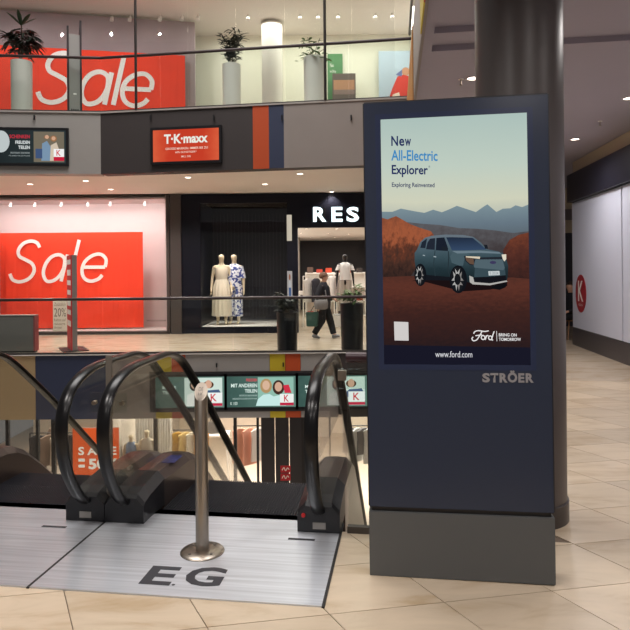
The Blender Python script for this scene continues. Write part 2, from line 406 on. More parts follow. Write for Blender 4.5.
MB().box(fx(150), fx(372), FY - .03, FY, zmid - adh / 2 - .09, zmid + adh / 2 + .09).build('screen_backing', mat('screen_surround', (58, 54, 54), .5), fas)

# ------------------------------------------------------------------ upper gallery: angled fascia
def onplane(px, y, A, B):                              # where the sight line of photo column px meets the vertical plane A-B
    d = pix(px, y, 1.0); a, b = Vector(A), Vector(B); e = b - a
    # t*d.xy = a + s*e
    det_ = d.x * -e.y + e.x * d.y
    t_ = (a.x * -e.y + e.x * a.y) / det_
    return Vector((d.x * t_, d.y * t_))
UC = Vector((-4.365, 12.9)); UL = Vector((-10.5, 12.28)); UR = Vector((1.95, 11.95))
def strip(A, B, z0, z1, th, m, name, parent=None, out=0.0):
    A, B = Vector(A), Vector(B); d = (B - A).normalized(); n = Vector((-d.y, d.x))
    p = [A - n * out, B - n * out, B + n * (th - out), A + n * (th - out)]
    return MB().prism([(q.x, q.y) for q in p], z0, z1).build(name, m, parent)
ufas = struct(strip(UL, UC, ZSOF, ZUP, .3, M_greylight, 'balcony_wall'))
ufas2 = struct(strip(UC, UR, ZSOF, ZUP, .3, M_char, 'balcony_wall'))
cuts = [(253, 269, M_orange), (269, 284, M_bnavy), (284, 420, M_grey)]
for a, b, m in cuts:
    A = onplane(a, 135, UC, UR); B = onplane(b, 135, UC, UR) if b < 400 else UR
    strip(A, B, ZSOF, ZUP, .012, m, 'colour_panel', ufas2, .012)
for f_, A, B in ((ufas, UL, UC), (ufas2, UC, UR)):
    strip(A, B, ZUP, ZUP + .03, .2, mat('pale_edge', (176, 168, 162), .4), 'edge_trim', f_, .03)
    for px in ((35,) if f_ is ufas else (151, 214, 282, 351)):
        p = onplane(px, 119, A, B)
        MB().box(-.012, .012, -.05, -.012, -.05, .05).build('hook', M_blackplastic, f_, loc=(p.x, p.y, pix(px, 118, p.y).z))
# soffit and slab of the upper gallery
struct(MB().prism([UL + Vector((0, .1)), UC + Vector((0, .1)), UR + Vector((0, .1)), (3.2, 12.1), (3.2, 30), (-11, 30), (-11, 12.4)], ZSOF + .02, ZUP - .02).build('ceiling', M_soffit))
A = onplane(0, 147, UL, UC); A2 = onplane(66, 147, UL, UC); mid = onplane(30, 147, UL, UC)
ang = math.atan2(UC.y - UL.y, UC.x - UL.x)
t, fn = ad_screen('advertising_screen', 'dark fashion advert showing people with shopping bags on light grey fascia', (*onplane(19, 147, UL, UC), pix(30, 147, 12.75).z), 1.86, .67, ang)
put_poly([(0, 0), (1, 0), (1, 1), (0, 1)], fn, gradmat('dark_ad_ground', [(0, (28, 34, 36)), (1, (46, 56, 58))], 0, .4, 4), t, 'display')
put_poly(ell(.32, .35, .09, .33), fn, glow((196, 206, 206), .9), t, 'shell_print', 1)
put_poly([(.66, .04), (.98, .04), (.98, .96), (.66, .96)], fn, glow((120, 112, 96), .9), t, 'photo_print', 1)
put_text('SCHENKEN', (.41, .14, .62, .25), fn, glow((196, 50, 66)), t, bold=.02, off=2)
put_text('FREUDEN', (.47, .32, .62, .42), fn, glow((226, 232, 232)), t, bold=.02, off=2)
put_text('TEILEN', (.5, .47, .62, .57), fn, glow((226, 232, 232)), t, bold=.02, off=2)
put_text('BESONDERE GESCHENKE', (.42, .66, .62, .71), fn, glow((170, 180, 180)), t, off=2)
put_text('FÜR JEDEN ANLASS IM HAUS', (.40, .75, .62, .8), fn, glow((170, 180, 180)), t, off=2)
face(fn, t, .80, .2, .035, (214, 170, 140), (150, 110, 80), False); face(fn, t, .87, .24, .035, (214, 170, 140), (170, 120, 80))
put_poly([(.74, .92), (.75, .4), (.8, .32), (.84, .5), (.83, .92)], fn, glow((120, 146, 170)), t, 'coat_print', 4)
put_poly([(.83, .92), (.84, .45), (.9, .36), (.93, .6), (.91, .92)], fn, glow((206, 190, 170)), t, 'coat_print', 4)
put_poly([(.68, .56), (.75, .56), (.75, .85), (.68, .85)], fn, glow((64, 84, 120)), t, 'bag_print', 5)
put_poly([(.87, .56), (.98, .56), (.98, .8), (.87, .8)], fn, glow((240, 240, 240)), t, 'badge', 6)
put_text('K', (.90, .59, .945, .77), fn, glow((200, 30, 50)), t, bold=.01, off=7)
put_poly([(.87, .8), (.98, .8), (.98, .92), (.87, .92)], fn, glow((196, 30, 60)), t, 'badge_strip', 6)
ang2 = math.atan2(UR.y - UC.y, UR.x - UC.x)
pc = onplane(186.5, 145, UC, UR); wA = (onplane(219.5, 145, UC, UR) - onplane(153.5, 145, UC, UR)).length
t, fn = ad_screen('advertising_screen', 'orange-red lit advert with white shop lettering on charcoal fascia', (*pc, pix(186.5, 145.5, pc.y).z), wA, .64, ang2)
put_poly([(0, 0), (1, 0), (1, 1), (0, 1)], fn, gradmat('orange_ad_ground', [(0, (214, 92, 60)), (.25, (196, 62, 40)), (.75, (196, 62, 40)), (1, (214, 92, 60))], 0, .25, 5), t, 'display')
put_text('T·K·maxx', (.17, .14, .83, .44), fn, glow((232, 232, 222)), t, bold=.035, off=2)
put_text('GROSSE MARKEN. IMMER BIS ZU', (.19, .56, .83, .63), fn, glow((240, 214, 196)), t, bold=.01, off=2)
put_text('60% GÜNSTIGER*', (.34, .67, .66, .74), fn, glow((240, 214, 196)), t, bold=.01, off=2)
put_text('IM 2. OG', (.43, .82, .57, .88), fn, glow((240, 214, 196)), t, bold=.01, off=2)

# ------------------------------------------------------------------ glass balustrades
def balustrade(label, A, B, z, hgt, pane, rail_r=.03, rail_m=M_rail, clampz=None):
    A, B = Vector(A), Vector(B); L = (B - A).length; d = (B - A).normalized()
    t = thing('glass_balustrade', label, 'balustrade', (A.x, A.y, z), math.atan2(d.y, d.x), 'glass balustrades around the void')
    MB().tube([(0, 0, hgt), (L, 0, hgt)], rail_r, 10).build('handrail', rail_m, t, True)
    n = max(1, round(L / pane)); pw = L / n
    me = None
    for i in range(n):
        if me is None: o = MB().box(.006, pw - .006, -.006, .006, .03, hgt - rail_r * .7).build('pane', M_glass, t); me = o.data
        else: o = link('pane', me, None, t)
        o.location.x = i * pw
    MB().box(0, L, -.02, .02, 0, .04).build('bottom_rail', mat('rail_steel_dark', (92, 88, 86), .4, .8), t)
    return t
balustrade('glass balustrade with dark handrail along the opposite gallery, in front of the lower red banner', (-10.5, FY + .05), (2.2, FY + .05), .012, 1.075, 1.27)
balustrade('upper glass balustrade with dark handrail in front of the upper red banner', UL + Vector((0, .06)), UC + Vector((0, .06)), ZUP + .03, 1.13, 1.25)
balustrade('upper glass balustrade with dark handrail between the bend and the white column', UC + Vector((0, .06)), UR + Vector((0, .06)), ZUP + .03, 1.13, 1.25)
for px, lb in ((136, 'thin dark steel rod standing in front of the upper red banner'), (325, 'thin dark steel rod beside the rightmost white upper planter')):
    p = onplane(px, 60, UC, UR)
    tag(MB().tube([(p.x, p.y - .02, ZUP + .03), (p.x, p.y - .02, ZUP + 5)], .028, 8).build('steel_rod', mat('dark_steel', (58, 52, 50), .45, .6), None, True), lb, 'rod', 'steel rods of the upper gallery')

# right side of the void: fascia and balustrade running away from the kiosk
sA, sB = uv(VOID_U, 0), uv(VOID_U, 8.3)
def edge(Y, o=0): return Vector((.755 + .1262 * (Y - 3.8) + o, Y))
rw = struct(MB().prism([edge(3.4), edge(3.4, .03), edge(12, .03), edge(12)], ZCEIL - .02, ZUP).build('balcony_wall', M_grey))
for y0, y1, m in ((4.6, 5.25, M_orange), (5.25, 5.95, M_yellow), (8.4, 11.9, mat('ochre_panel', (186, 126, 52), .6))):
    MB().prism([edge(y0, -.012), edge(y0), edge(y1), edge(y1, -.012)], ZCEIL - .02, ZUP).build('colour_panel', m, rw)
balustrade('upper glass balustrade running away beside the big dark column', edge(11.8, .05), edge(5.0, .05), ZUP, 1.16, 1.2)
struct(MB().prism([uv(VOID_U, 0), uv(VOID_U + .02, 0), uv(VOID_U + .02, 8.3), uv(VOID_U, 8.3)], -1.24, -.007).build('balcony_wall', M_grey))

# ------------------------------------------------------------------ near ceiling (right-hand gallery) with recessed slots
us = [VOID_U, 0.78, 2.5, 9]
def ceil_cells():
    b = MB(); rec = MB()
    # slots given as (u0,u1,v0,v1)
    slots = [(.70, 1.55, 1.97, 2.25), (.70, 2.75, 2.48, 2.75)]
    ub = sorted({-8, VOID_U, .70, 1.55, 2.75, 9}); vb = sorted({-8, 0, 1.97, 2.25, 2.48, 2.75, 16})
    for i in range(len(ub) - 1):
        for j in range(len(vb) - 1):
            u0, u1, v0, v1 = ub[i], ub[i + 1], vb[j], vb[j + 1]
            if u1 <= VOID_U and v0 >= 0: continue
            if any(u0 >= s[0] and u1 <= s[1] and v0 >= s[2] and v1 <= s[3] for s in slots): continue
            b.prism([uv(u0, v0), uv(u1, v0), uv(u1, v1), uv(u0, v1)], ZCEIL, ZCEIL + .06)
    b.prism([edge(3.4), uv(VOID_U, -.3), uv(VOID_U, 8.3), edge(12)], ZCEIL + .001, ZCEIL + .06)
    for s in slots:
        rec.prism([uv(s[0], s[2]), uv(s[1], s[2]), uv(s[1], s[3]), uv(s[0], s[3])], ZCEIL + .06, ZCEIL + .1)
    o = struct(b.build('ceiling', M_ceil)); rec.build('slot_cover', M_ceil, o)
    return o
ceil = ceil_cells()

# ------------------------------------------------------------------ downlights
def make_downlight(r=.085):
    t = thing('downlight', '', 'ceiling light', (0, 0, 0), 0, 'recessed downlights')
    MB().loft([[(q * math.cos(2 * math.pi * i / 20), q * math.sin(2 * math.pi * i / 20), z) for i in range(20)] for q, z in ((r, -.001), (r * 1.25, -.001), (r * 1.25, -.012), (r, -.012))], caps=False).build('trim_ring', mat('lamp_ring', (220, 214, 206), .4), t)
    MB().lathe([(r, -.004), (r, -.001)], n=20).build('lens', mat('lamp_lens', (255, 238, 224), .4, emit=7), t)
    return t
dl = make_downlight(); first = True
opp = [(85.7, 180.7, 'downlight over the lower red banner, nearest the void'), (110.7, 189.3, 'downlight over the lower red banner, close to the shop front'), (188, 177.3, 'downlight above the left edge of the dark shop portal'),
       (300, 173.7, 'largest downlight below the grey fascia beside the kiosk'), (265, 184, 'downlight above the dressed mannequins window'), (331.7, 191.7, 'downlight just above the lit shop letters'), (30, 184, 'dim downlight at the left end of the soffit')]
near = [(575, 139, 'bright downlight beside the big dark column, over the white wall'), (629, 98, 'downlight at the right edge of the grey ceiling'), (473, 78, 'downlight between ceiling slots and the big dark column')]
for lst, zz, base in ((opp, ZSOF + .02, 'soffit'), (near, ZCEIL, 'ceiling')):
    for x, y, lb in lst:
        dy = (y - HOR) + ROLL * (x - 315); Y = (zz - H) * F / -dy; p = pix(x, y, Y)
        o = dl if first else dup(dl, (0, 0, 0)); first = False
        o.location = (p.x, p.y, zz); o['label'] = lb; o.scale = (.8, .8, .8)
        spot('downlight_beam', (p.x, p.y, zz - .03), 55 if base == 'soffit' else 26, WARM, 120, .7, .06)
for x, y in ((461, 79), (600, 121)):
    dy = (y - HOR) + ROLL * (x - 315); Y = (ZCEIL - H) * F / -dy; p = pix(x, y, Y)
    t = thing('sprinkler', 'small sprinkler head on grey ceiling ' + ('left of the big dark column' if x < 500 else 'between column and white wall'), 'sprinkler', (p.x, p.y, ZCEIL), 0, 'ceiling sprinklers')
    MB().lathe([(.035, -.008), (.03, 0)], n=12).build('rosette', M_white, t); MB().lathe([(.008, -.07), (.008, -.008)], n=8).build('stem', M_steel, t); MB().lathe([(.022, -.075), (.022, -.07)], n=10).build('deflector', M_steel, t)

# ------------------------------------------------------------------ right wall with white panels
WA, WB = Vector((5.474, 13.34)), Vector((5.17, 10.35)); wd = (WB - WA).normalized(); WN = WA + wd * 12
def wall_pt(s, out=0): n = Vector((wd.y, -wd.x)); return WA + wd * s + n * out      # s metres from the far corner; out towards the room
wn = Vector((wd.y, -wd.x))
if wn.x > 0: wn = -wn
def wprism(s0, s1, o0, o1, z0, z1, m, name, parent=None):
    a, b = WA + wd * s0, WA + wd * s1
    return MB().prism([a + wn * o0, b + wn * o0, b + wn * o1, a + wn * o1], z0, z1).build(name, m, parent)
rwall = struct(wprism(0, 12, -.3, 0, 0, ZCEIL, mat('bulkhead_cream', (196, 178, 152), .7), 'wall_right'))
wprism(0, 12, 0, .03, 0, .36, mat('dark_plinth', (74, 70, 74), .35), 'plinth', rwall)
wprism(0, 12, 0, .12, 3.0, 3.57, mat('navy_signband', (38, 38, 50), .35), 'sign_band', rwall)
M_wpanel = mat('white_hoarding', (212, 217, 236), .45, var=.02, scale=.7)
wprism(0, 12, 0, .006, .36, 3.0, mat('joint_backing', (40, 40, 46), .6), 'backing', rwall)
s = .03
for k in range(5):
    wdt = 2.76
    wprism(s, s + wdt - .045, .006, .03, .375, 2.985, M_wpanel, 'wall_panel', rwall); s += wdt
# red round sign on the wall
sl = (WA - Vector((5.414, 12.76))).length
c = WA + wd * sl + wn * .032
kz = pix(582.5, 293.5, 12.76).z
t = thing('round_sign', 'round red sign with white letter K on the white wall panel', 'sign', (c.x, c.y, kz), math.atan2(-wd.y, -wd.x) + math.pi)
def rs(x, y, off=0): return Vector((x, -.004 * off, -y))
ks = MB().loft([[(.33 * math.cos(a), yy, .385 * math.sin(a)) for a in [2 * math.pi * i / 32 for i in range(32)]] for yy in (0, -.006)]).build('disc', mat('sign_red', (160, 36, 48), .5), t)
put_text('K', (-.16, -.26, .17, .16), rs, M_whiteprint, t, bold=.02, off=2)
put_text('KÖLN', (-.12, .2, .12, .25), rs, M_whiteprint, t, off=2)

# ------------------------------------------------------------------ far end of the corridor
struct(MB().box(3.2, 9, 17.6, 17.8, 0, 2.6).build('wall_back', mat('dark_shutter', (40, 38, 50), .5)))
struct(MB().box(3.2, 9, 17.5, 17.8, 2.6, ZCEIL + .5).build('wall_back', mat('bulkhead_cream', (196, 178, 152), .7)))
struct(MB().box(3.2, 9, 17.44, 17.5, 2.95, 3.25).build('trim_1', mat('grey_trim', (110, 100, 100), .6)))
struct(MB().box(3.0, 3.2, 12.6, 17.8, 0, ZUP).build('wall_corner', M_grey))

# ------------------------------------------------------------------ big column
t = thing('round_column', 'big round dark grey column standing behind the kiosk', 'column', (1.345, 4.13, 0))
MB().lathe([(.287, 0), (.287, .125), (.282, .13)], n=64).build('base_ring', mat('column_base', (62, 56, 54), .35), t, True)
MB().lathe([(.276, .12), (.276, 5.6)], n=64).build('shaft', mat('column_shaft', (84, 77, 75), .4, .0), t, True)

# ------------------------------------------------------------------ escalators
HR = [(.06, .09), (-.036, .135), (-.12, .195), (-.19, .28), (-.26, .39), (-.305, .52), (-.32, .66), (-.29, .79), (-.2, .89), (-.05, .952), (.13, .98), (.4, .985), (.65, .985), (.8, .968), (.95, .92), (1.06, .862), (1.22, .75), (1.7, .39), (2.2, -.02), (7.2, -4.12)]
M_deck = mat('dark_deck_metal', (92, 80, 76), .3, .6); M_step = mat('step_metal', (40, 40, 48), .5, .5)
def escalator(label, loc, letters):
    t = thing('escalator', label, 'escalator', loc, EA, 'escalators going down')
    for side, (u0, u1) in enumerate(((-1.513, -1.248), (-.265, 0))):
        uc = (u0 + u1) / 2; hr = catmull(HR, 4)
        rings = []
        for k, (v, z) in enumerate(hr):
            a, b = hr[max(k - 1, 0)], hr[min(k + 1, len(hr) - 1)]; dv, dz = b[0] - a[0], b[1] - a[1]; L = math.hypot(dv, dz); nv, nz = -dz / L, dv / L
            prof = [(-.030, -.016), (-.040, -.004), (-.040, .008), (-.03, .018), (0, .022), (.03, .018), (.040, .008), (.040, -.004), (.030, -.016), (0, -.018)]
            rings.append([(uc + p, v - nv * q, z - nz * q) if False else (uc + p, v + nv * q, z + nz * q) for p, q in prof])
        MB().loft(rings).build('handrail', M_black, t, True)
        # glass pane inside the handrail
        inn = []
        for k, (v, z) in enumerate(hr):
            a, b = hr[max(k - 1, 0)], hr[min(k + 1, len(hr) - 1)]; dv, dz = b[0] - a[0], b[1] - a[1]; L = math.hypot(dv, dz)
            sgn = -1 if True else 1
            inn.append((v + dz / L * .022, z - dv / L * .022))
        inn = [p for p in inn if p[1] > .15 or p[0] > .5]
        low = [(7.2, -4.8), (1.6, -.28), (1.25, -.0), (1.0, .12), (.8, .16), (.3, .18), (0.0, .16)]
        g = MB().slab(inn + low, uc - .005, uc + .005).build('glass_panel', M_escglass, t)
        # deck
        dk = [(.30, .225), (.6, .215), (.82, .208), (.95, .18), (1.1, .11), (1.3, -.035), (1.8, -.44), (7.2, -4.87)]
        hw = (u1 - u0) / 2 - .002
        rr = []
        for v, z in dk:
            bz = min(-.45, z - .75)
            rr.append([(uc - hw, v, bz), (uc - hw, v, z - .055), (uc - hw + .05, v, z - .004), (uc - .012, v, z), (uc + .012, v, z), (uc + hw - .05, v, z - .004), (uc + hw, v, z - .055), (uc + hw, v, bz)])
        MB().loft(rr).build('deck', M_deck, t)
        b = MB().loft([[(uc - hw, v, 0), (uc - hw, v, z - .05), (uc - hw + .05, v, z), (uc + hw - .05, v, z), (uc + hw, v, z - .05), (uc + hw, v, 0)] for v, z in ((-.05, .165), (-.025, .185), (.06, .205), (.31, .23))])
        nb = b.build('newel_base', M_blackplastic, t)
        MB().tube([(uc, -.03, .13), (uc, .1, .15)], .05, 12).build('handrail_inlet', M_black, nb, True)
        if side == 1 or not letters:
            MB().box(uc - .035 + (0 if side else 0), uc + .045, -.055, -.05, .03, .07).build('plate_label', mat('label_metal', (150, 146, 140), .4, .5), nb)
    if letters:
        MB().lathe([(.014, 0), (.012, .012)], n=12).build('stop_button', mat('button_red', (190, 24, 24), .4), t).location = (-.225, -.048, .11)
        bpy.data.objects[t.children[-1].name].rotation_euler = (R(90), 0, 0)
        # small mottled blue patch on the inner deck
        o = MB().box(-.05, .05, -.09, .09, 0, .003).build('blue_patch', mat('mottled_blue', (46, 56, 110), .3, var=.8, scale=40), t)
        o.location = (-1.315, .62, .216)
    # landing plate, comb and steps
    lp = MB().box(-1.503, -.006, -.88, .12, -.004, .008).build('landing_plate', M_alu, t)
    uvl = lp.data.uv_layers.new(name='UVMap')
    for lo in lp.data.loops: c_ = lp.data.vertices[lo.vertex_index].co; uvl.data[lo.index].uv = (c_.x, c_.y)
    MB().box(-.006, .008, -.885, .12, -.004, .0075).build('joint_strip', mat('joint_black', (34, 32, 32), .6), t)
    cp = MB().box(-1.247, -.266, .122, .19, -.004, .009)
    for i in range(44): cp.box(-1.24 + i * .0222, -1.24 + i * .0222 + .01, .19, .204, 0, .006)
    cp.build('comb_plate', M_alu, t)
    for s0 in ((-.30,) if letters else (-.36,)):
        MB().box(s0, s0 + .16, -.17, -.148, .008, .010).build('slot', mat('slot_black', (40, 40, 44), .5), lp)
    stm = None
    for k in range(9):
        v0 = -.205 + .4 * k; z = [-.012, -.012, -.05, -.24, -.52, -.84, -1.16, -1.48, -1.8][k]
        if stm is None:
            b = MB()
            b.box(0, .975, 0, .396, -.3, -.012)
            for i in range(54): b.box(.004 + i * .018, .004 + i * .018 + .009, 0, .396, -.012, 0)
            o = b.build('step', M_step, t); stm = o.data
        else: o = link('step', stm, None, t)
        o.location = (-1.246, v0, z)
    if letters:
        def onp(x, y, off=0): return Vector((x, -y, .0086 + off * .0004))
        # E and G, read by people standing at the landing
        put_text('E', (-.965, .585, -.80, .785), onp, mat('plate_letter', (62, 62, 68), .45, .3), lp, bold=.03, off=1)
        put_text('G', (-.75, .565, -.545, .770), onp, mat('plate_letter', (62, 62, 68), .45, .3), lp, bold=.03, off=1)
        put_text('.', (-.79, .765, -.772, .783), onp, mat('plate_letter', (62, 62, 68), .45, .3), lp, off=1)
    return t
P3 = (P0.x, P0.y, 0)
escR = escalator('right escalator with E.G lettering on its metal landing plate', P3, True)
q = uv(-1.513, 0); escL = escalator('left escalator with blank metal landing plate, cut by the picture edge', (q.x, q.y, 0), False)
# flat post and bracket plates between the two escalators
q = uv(-1.513, .03)
t = thing('divider_post', 'flat steel post with clear bracket plates between the two escalators', 'post', (q.x, q.y, .19), EA)
MB().box(-.02, .02, -.006, .006, -.1, .87).build('flat_bar', mat('flat_bar_steel', (150, 142, 132), .4, .7), t)
for z0, z1, uu in ((.5, .63, 0), (.1, .2, .08)):
    pl = MB().box(-.125 + uu, .125 + uu * .6, -.012, -.007, z0, z1).build('bracket_plate', M_glass, t)
    for s_ in (-.095 + uu, .095 + uu * .6):
        MB().tube([(s_, -.03, (z0 + z1) / 2), (s_, .004, (z0 + z1) / 2)], .014, 10).build('bolt', M_steel, pl)
# near balustrade between right newel and kiosk
nbal = balustrade('glass balustrade with wine-dark handrail between right escalator newel and kiosk', uv(.04, .0), uv(VOID_U - .02, .0), 0, 1.07, .6, .033, mat('wine_rail', (58, 26, 34), .4))
MB().box(-.05, .0, -.02, .02, .93, .99).build('clamp', M_steel, nbal); MB().box(-.05, .12, -.012, -.007, .88, 1.0).build('bracket_plate', M_glass, nbal)
balustrade('glass balustrade running away behind the kiosk along the void', uv(VOID_U + .04, .1), uv(VOID_U + .04, 8.2), 0, 1.07, 1.2)

# steel bollard on the landing plate
t = thing('bollard', 'round brushed steel bollard with slanted top standing on the landing plate', 'bollard', (-.655, 3.587, .008))
n = 32; r = .037
ring0 = [(r * math.cos(2 * math.pi * i / n), r * math.sin(2 * math.pi * i / n), .012) for i in range(n)]
ring1 = [(x, y, .912 + y * 1.25) for x, y, _ in ring0]
MB().loft([ring0, ring1]).build('post', M_steel, t, True)
def cap(x, y, off=0): return Vector((x, y, .9128 + y * 1.25 + off * .001))
put_text('DE', (-.014, -.002, .012, -.018), lambda x, y, off=0: cap(x, -y - .002, off), mat('engraving', (90, 84, 80), .5), t, off=1)
put_text('FR', (-.014, .016, .012, .004), lambda x, y, off=0: cap(x, -y, off), mat('engraving', (90, 84, 80), .5), t, off=1)
fl = MB().lathe([(.125, 0), (.125, .004), (.118, .01), (.045, .014)], n=40).build('flange', M_steel, t, True)
for k in range(4):
    a = R(45 + 90 * k); MB().lathe([(.008, .008), (.008, .015), (.001, .017)], .085 * math.cos(a), .085 * math.sin(a), 10).build('bolt', mat('bolt_dark', (110, 102, 96), .4, .8), fl)

# ------------------------------------------------------------------ advertising kiosk
KA = math.atan2(3.179 - 3.310, 1.197 - .2786)
kiosk = thing('advertising_kiosk', 'tall dark blue free-standing kiosk with a lit car advert', 'kiosk', (.2786, 3.310, 0), KA)
kiosk.rotation_euler = (0, -.0062, KA)
KW, KD = .928, .17
MB().box(-.004, KW + .004, -.004, KD + .004, 0, .337).build('plinth', mat('kiosk_plinth', (92, 94, 95), .5, .2), kiosk, bevel=.002)
MB().box(.012, KW - .012, .012, KD - .012, .33, .365).build('shadow_gap', M_blackplastic, kiosk)
MB().box(-.006, KW + .008, .006, KD, .355, 2.486).build('body', mat('kiosk_body', (30, 31, 38), .4), kiosk, bevel=.006)
SX0, SX1, SZ0, SZ1 = .087, .826, 1.108, 2.390
fr = MB()                                               # front glass as a frame around the screen
fr.box(.001, KW, 0, .012, .362, SZ0).box(.001, KW, 0, .012, SZ1, 2.476).box(.001, SX0, 0, .012, SZ0, SZ1).box(SX1, KW, 0, .012, SZ0, SZ1)
fr.build('front_panel', mat('kiosk_front_glass', (50, 57, 74), .24, spec=.3), kiosk)
bz = MB(); k = .028
bz.box(SX0 - k, SX1 + k, -.0012, 0, SZ0 - k, SZ0).box(SX0 - k, SX1 + k, -.0012, 0, SZ1, SZ1 + k).box(SX0 - k, SX0, -.0012, 0, SZ0, SZ1).box(SX1, SX1 + k, -.0012, 0, SZ0, SZ1)
bz.build('bezel', mat('bezel_blue', (48, 56, 82), .25, spec=.3), kiosk)
def km(x, y, off=0):                                    # print position as read off the photo -> kiosk front
    s_ = (x - 381.2) / 147.6; yt = 120.2 - s_ * 8.6; t_ = (y - yt) / (364.9 - yt)
    if .001 < s_ < .999: s_ = s_ + .009 * max(0, 1 - t_)
    return Vector((SX0 + s_ * (SX1 - SX0), .004 - off * .00025, SZ1 - t_ * (SZ1 - SZ0)))
def za(p): return [(376 + x / 3.9375, 190 + y / 3.9375) for x, y in p]
def zb(p): return [(400 + x / 5.25, 220 + y / 5.25) for x, y in p]
def clampx(p): return [(min(max(x, 381.2), 528.8), y) for x, y in p]
scr = put_poly([(381.2, 120.2), (528.8, 111.6), (528.8, 364.9), (381.2, 364.9)], km, gradmat('ad_sky', [(0, (150, 160, 160)), (.55, (160, 170, 168)), (.66, (206, 208, 186)), (.8, (190, 204, 192)), (1, (172, 192, 186))], 2, .05, 3), kiosk, 'screen', 0)
def P(pts, col, name, off, z=za, k=1.0): return put_poly(clampx(z(pts)), km, col if not isinstance(col, tuple) else glow(col, k), scr, name, off)
P([(0, 88), (60, 88), (95, 75), (150, 85), (190, 91), (225, 78), (260, 88), (285, 78), (320, 62), (360, 75), (395, 86), (420, 68), (440, 55), (460, 72), (475, 85), (500, 72), (530, 70), (550, 58), (575, 65), (605, 55), (605, 200), (0, 200)], gradmat('ad_ridge', [(0, (84, 92, 98)), (.5, (102, 118, 130)), (1, (124, 144, 152))], 2, .15, 8), 'ridge_print', 1)
P([(120, 128), (180, 134), (250, 138), (330, 150), (400, 152), (470, 158), (540, 168), (605, 160), (605, 360), (100, 360)], gradmat('ad_valley', [(0, (52, 44, 44)), (.5, (66, 60, 62)), (1, (92, 92, 96))], 2, .9, 22), 'valley_print', 2)
P([(0, 112), (40, 118), (60, 110), (75, 105), (100, 118), (130, 135), (170, 150), (215, 163), (235, 190), (200, 235), (160, 300), (120, 360), (0, 360)], gradmat('ad_rock', [(0, (44, 32, 30)), (.3, (70, 46, 38)), (.5, (96, 54, 40)), (.72, (160, 88, 58)), (1, (132, 74, 52))], 2, 1.25, 26, stretch=(1.5, 1, .8)), 'rock_print', 3)
P([(605, 165), (560, 175), (525, 195), (500, 235), (500, 300), (520, 350), (605, 352)], gradmat('ad_mound', [(0, (52, 32, 30)), (.6, (84, 46, 38)), (1, (116, 62, 44))], 2, 1.2, 26), 'mound_print', 3)
P([(0, 345), (150, 340), (300, 350), (450, 352), (530, 343), (605, 348), (605, 622), (0, 622)], gradmat('ad_ground', [(0, (40, 28, 30)), (.5, (62, 36, 32)), (.85, (92, 50, 40)), (1, (80, 46, 38))], 2, .6, 26, stretch=(1, 1, 2.5)), 'ground_print', 4)
# car
dark = (16, 18, 24); tealc = (70, 96, 104)
P([(60, 320), (140, 330), (260, 360), (330, 375), (470, 365), (560, 345), (560, 320), (300, 300)], (26, 16, 18), 'car_shadow_print', 5, zb)
P([(72, 175), (85, 158), (103, 118), (128, 95), (165, 84), (235, 77), (330, 78), (385, 88), (425, 118), (455, 152), (520, 165), (550, 180), (558, 210), (566, 240), (562, 300), (558, 322), (470, 338), (385, 338), (350, 325), (330, 290), (270, 320), (130, 300), (80, 270), (72, 220)],
  gradmat('ad_car_paint', [(0, (20, 28, 32)), (.3, (34, 50, 56)), (.55, (56, 76, 84)), (.75, (76, 95, 105)), (1, (92, 108, 120))], 2, .25, 9), 'car_body_print', 6, zb)
P([(103, 148), (112, 118), (140, 98), (130, 150)], (32, 40, 52), 'rear_glass_print', 7, zb)
P([(134, 155), (142, 120), (158, 97), (184, 94), (180, 158)], (34, 40, 52), 'side_glass_print', 7, zb)
P([(186, 160), (190, 95), (232, 92), (252, 150), (250, 164)], (26, 32, 44), 'side_glass_print', 7, zb)
P([(242, 92), (330, 88), (380, 92), (420, 125), (452, 154), (330, 160), (272, 160)], gradmat('ad_screen_glass', [(0, (52, 72, 100)), (1, (32, 42, 60))], 2, .1, 6), 'windscreen_print', 7, zb)
P([(128, 95), (165, 84), (235, 77), (330, 78), (385, 88), (380, 93), (235, 90), (150, 100)], (100, 112, 122), 'roof_print', 8, zb)
P([(215, 142), (245, 140), (250, 160), (222, 162)], (28, 34, 42), 'mirror_print', 9, zb); P([(440, 128), (458, 130), (462, 150), (446, 150)], (28, 32, 40), 'mirror_print', 9, zb)
P([(335, 188), (420, 196), (535, 192), (538, 206), (420, 208), (395, 206), (388, 238), (365, 236), (342, 215)], (34, 38, 46), 'lamp_bar_print', 8, zb)
P([(342, 196), (385, 202), (388, 234), (366, 230), (348, 214)], (98, 76, 62), 'headlamp_print', 9, zb); P([(420, 192), (418, 204), (345, 196), (345, 190)], (216, 204, 180), 'headlamp_print', 10, zb)
P([(532, 180), (556, 178), (556, 204), (546, 216), (538, 204)], (224, 216, 196), 'headlamp_print', 9, zb)
P([(395, 206), (536, 204), (548, 250), (540, 262), (390, 250), (385, 236)], (80, 98, 106), 'nose_print', 8, zb)
P(ell(487, 222, 17, 8), (60, 56, 90), 'badge_print', 9, zb)
P([(385, 302), (470, 298), (552, 290), (554, 318), (470, 330), (392, 326)], (20, 20, 26), 'grille_print', 8, zb)
P([(362, 292), (382, 300), (388, 326), (470, 332), (556, 316), (562, 322), (470, 342), (380, 338), (364, 326)], (176, 174, 170), 'skid_print', 9, zb)
P([(462, 268), (520, 266), (522, 288), (464, 291)], (196, 204, 206), 'number_plate_print', 9, zb)
put_text('E 2024', (400 + 470 / 5.25, 220 + 271 / 5.25, 400 + 514 / 5.25, 220 + 285 / 5.25), km, glow((110, 116, 124)), scr, off=10)
P([(110, 288), (260, 300), (262, 318), (130, 318), (110, 306)], (22, 24, 30), 'sill_print', 7, zb)
P([(280, 165), (330, 166), (370, 182), (340, 190), (330, 240), (310, 240), (270, 225), (262, 190)], (70, 90, 98), 'wing_print', 7, zb)
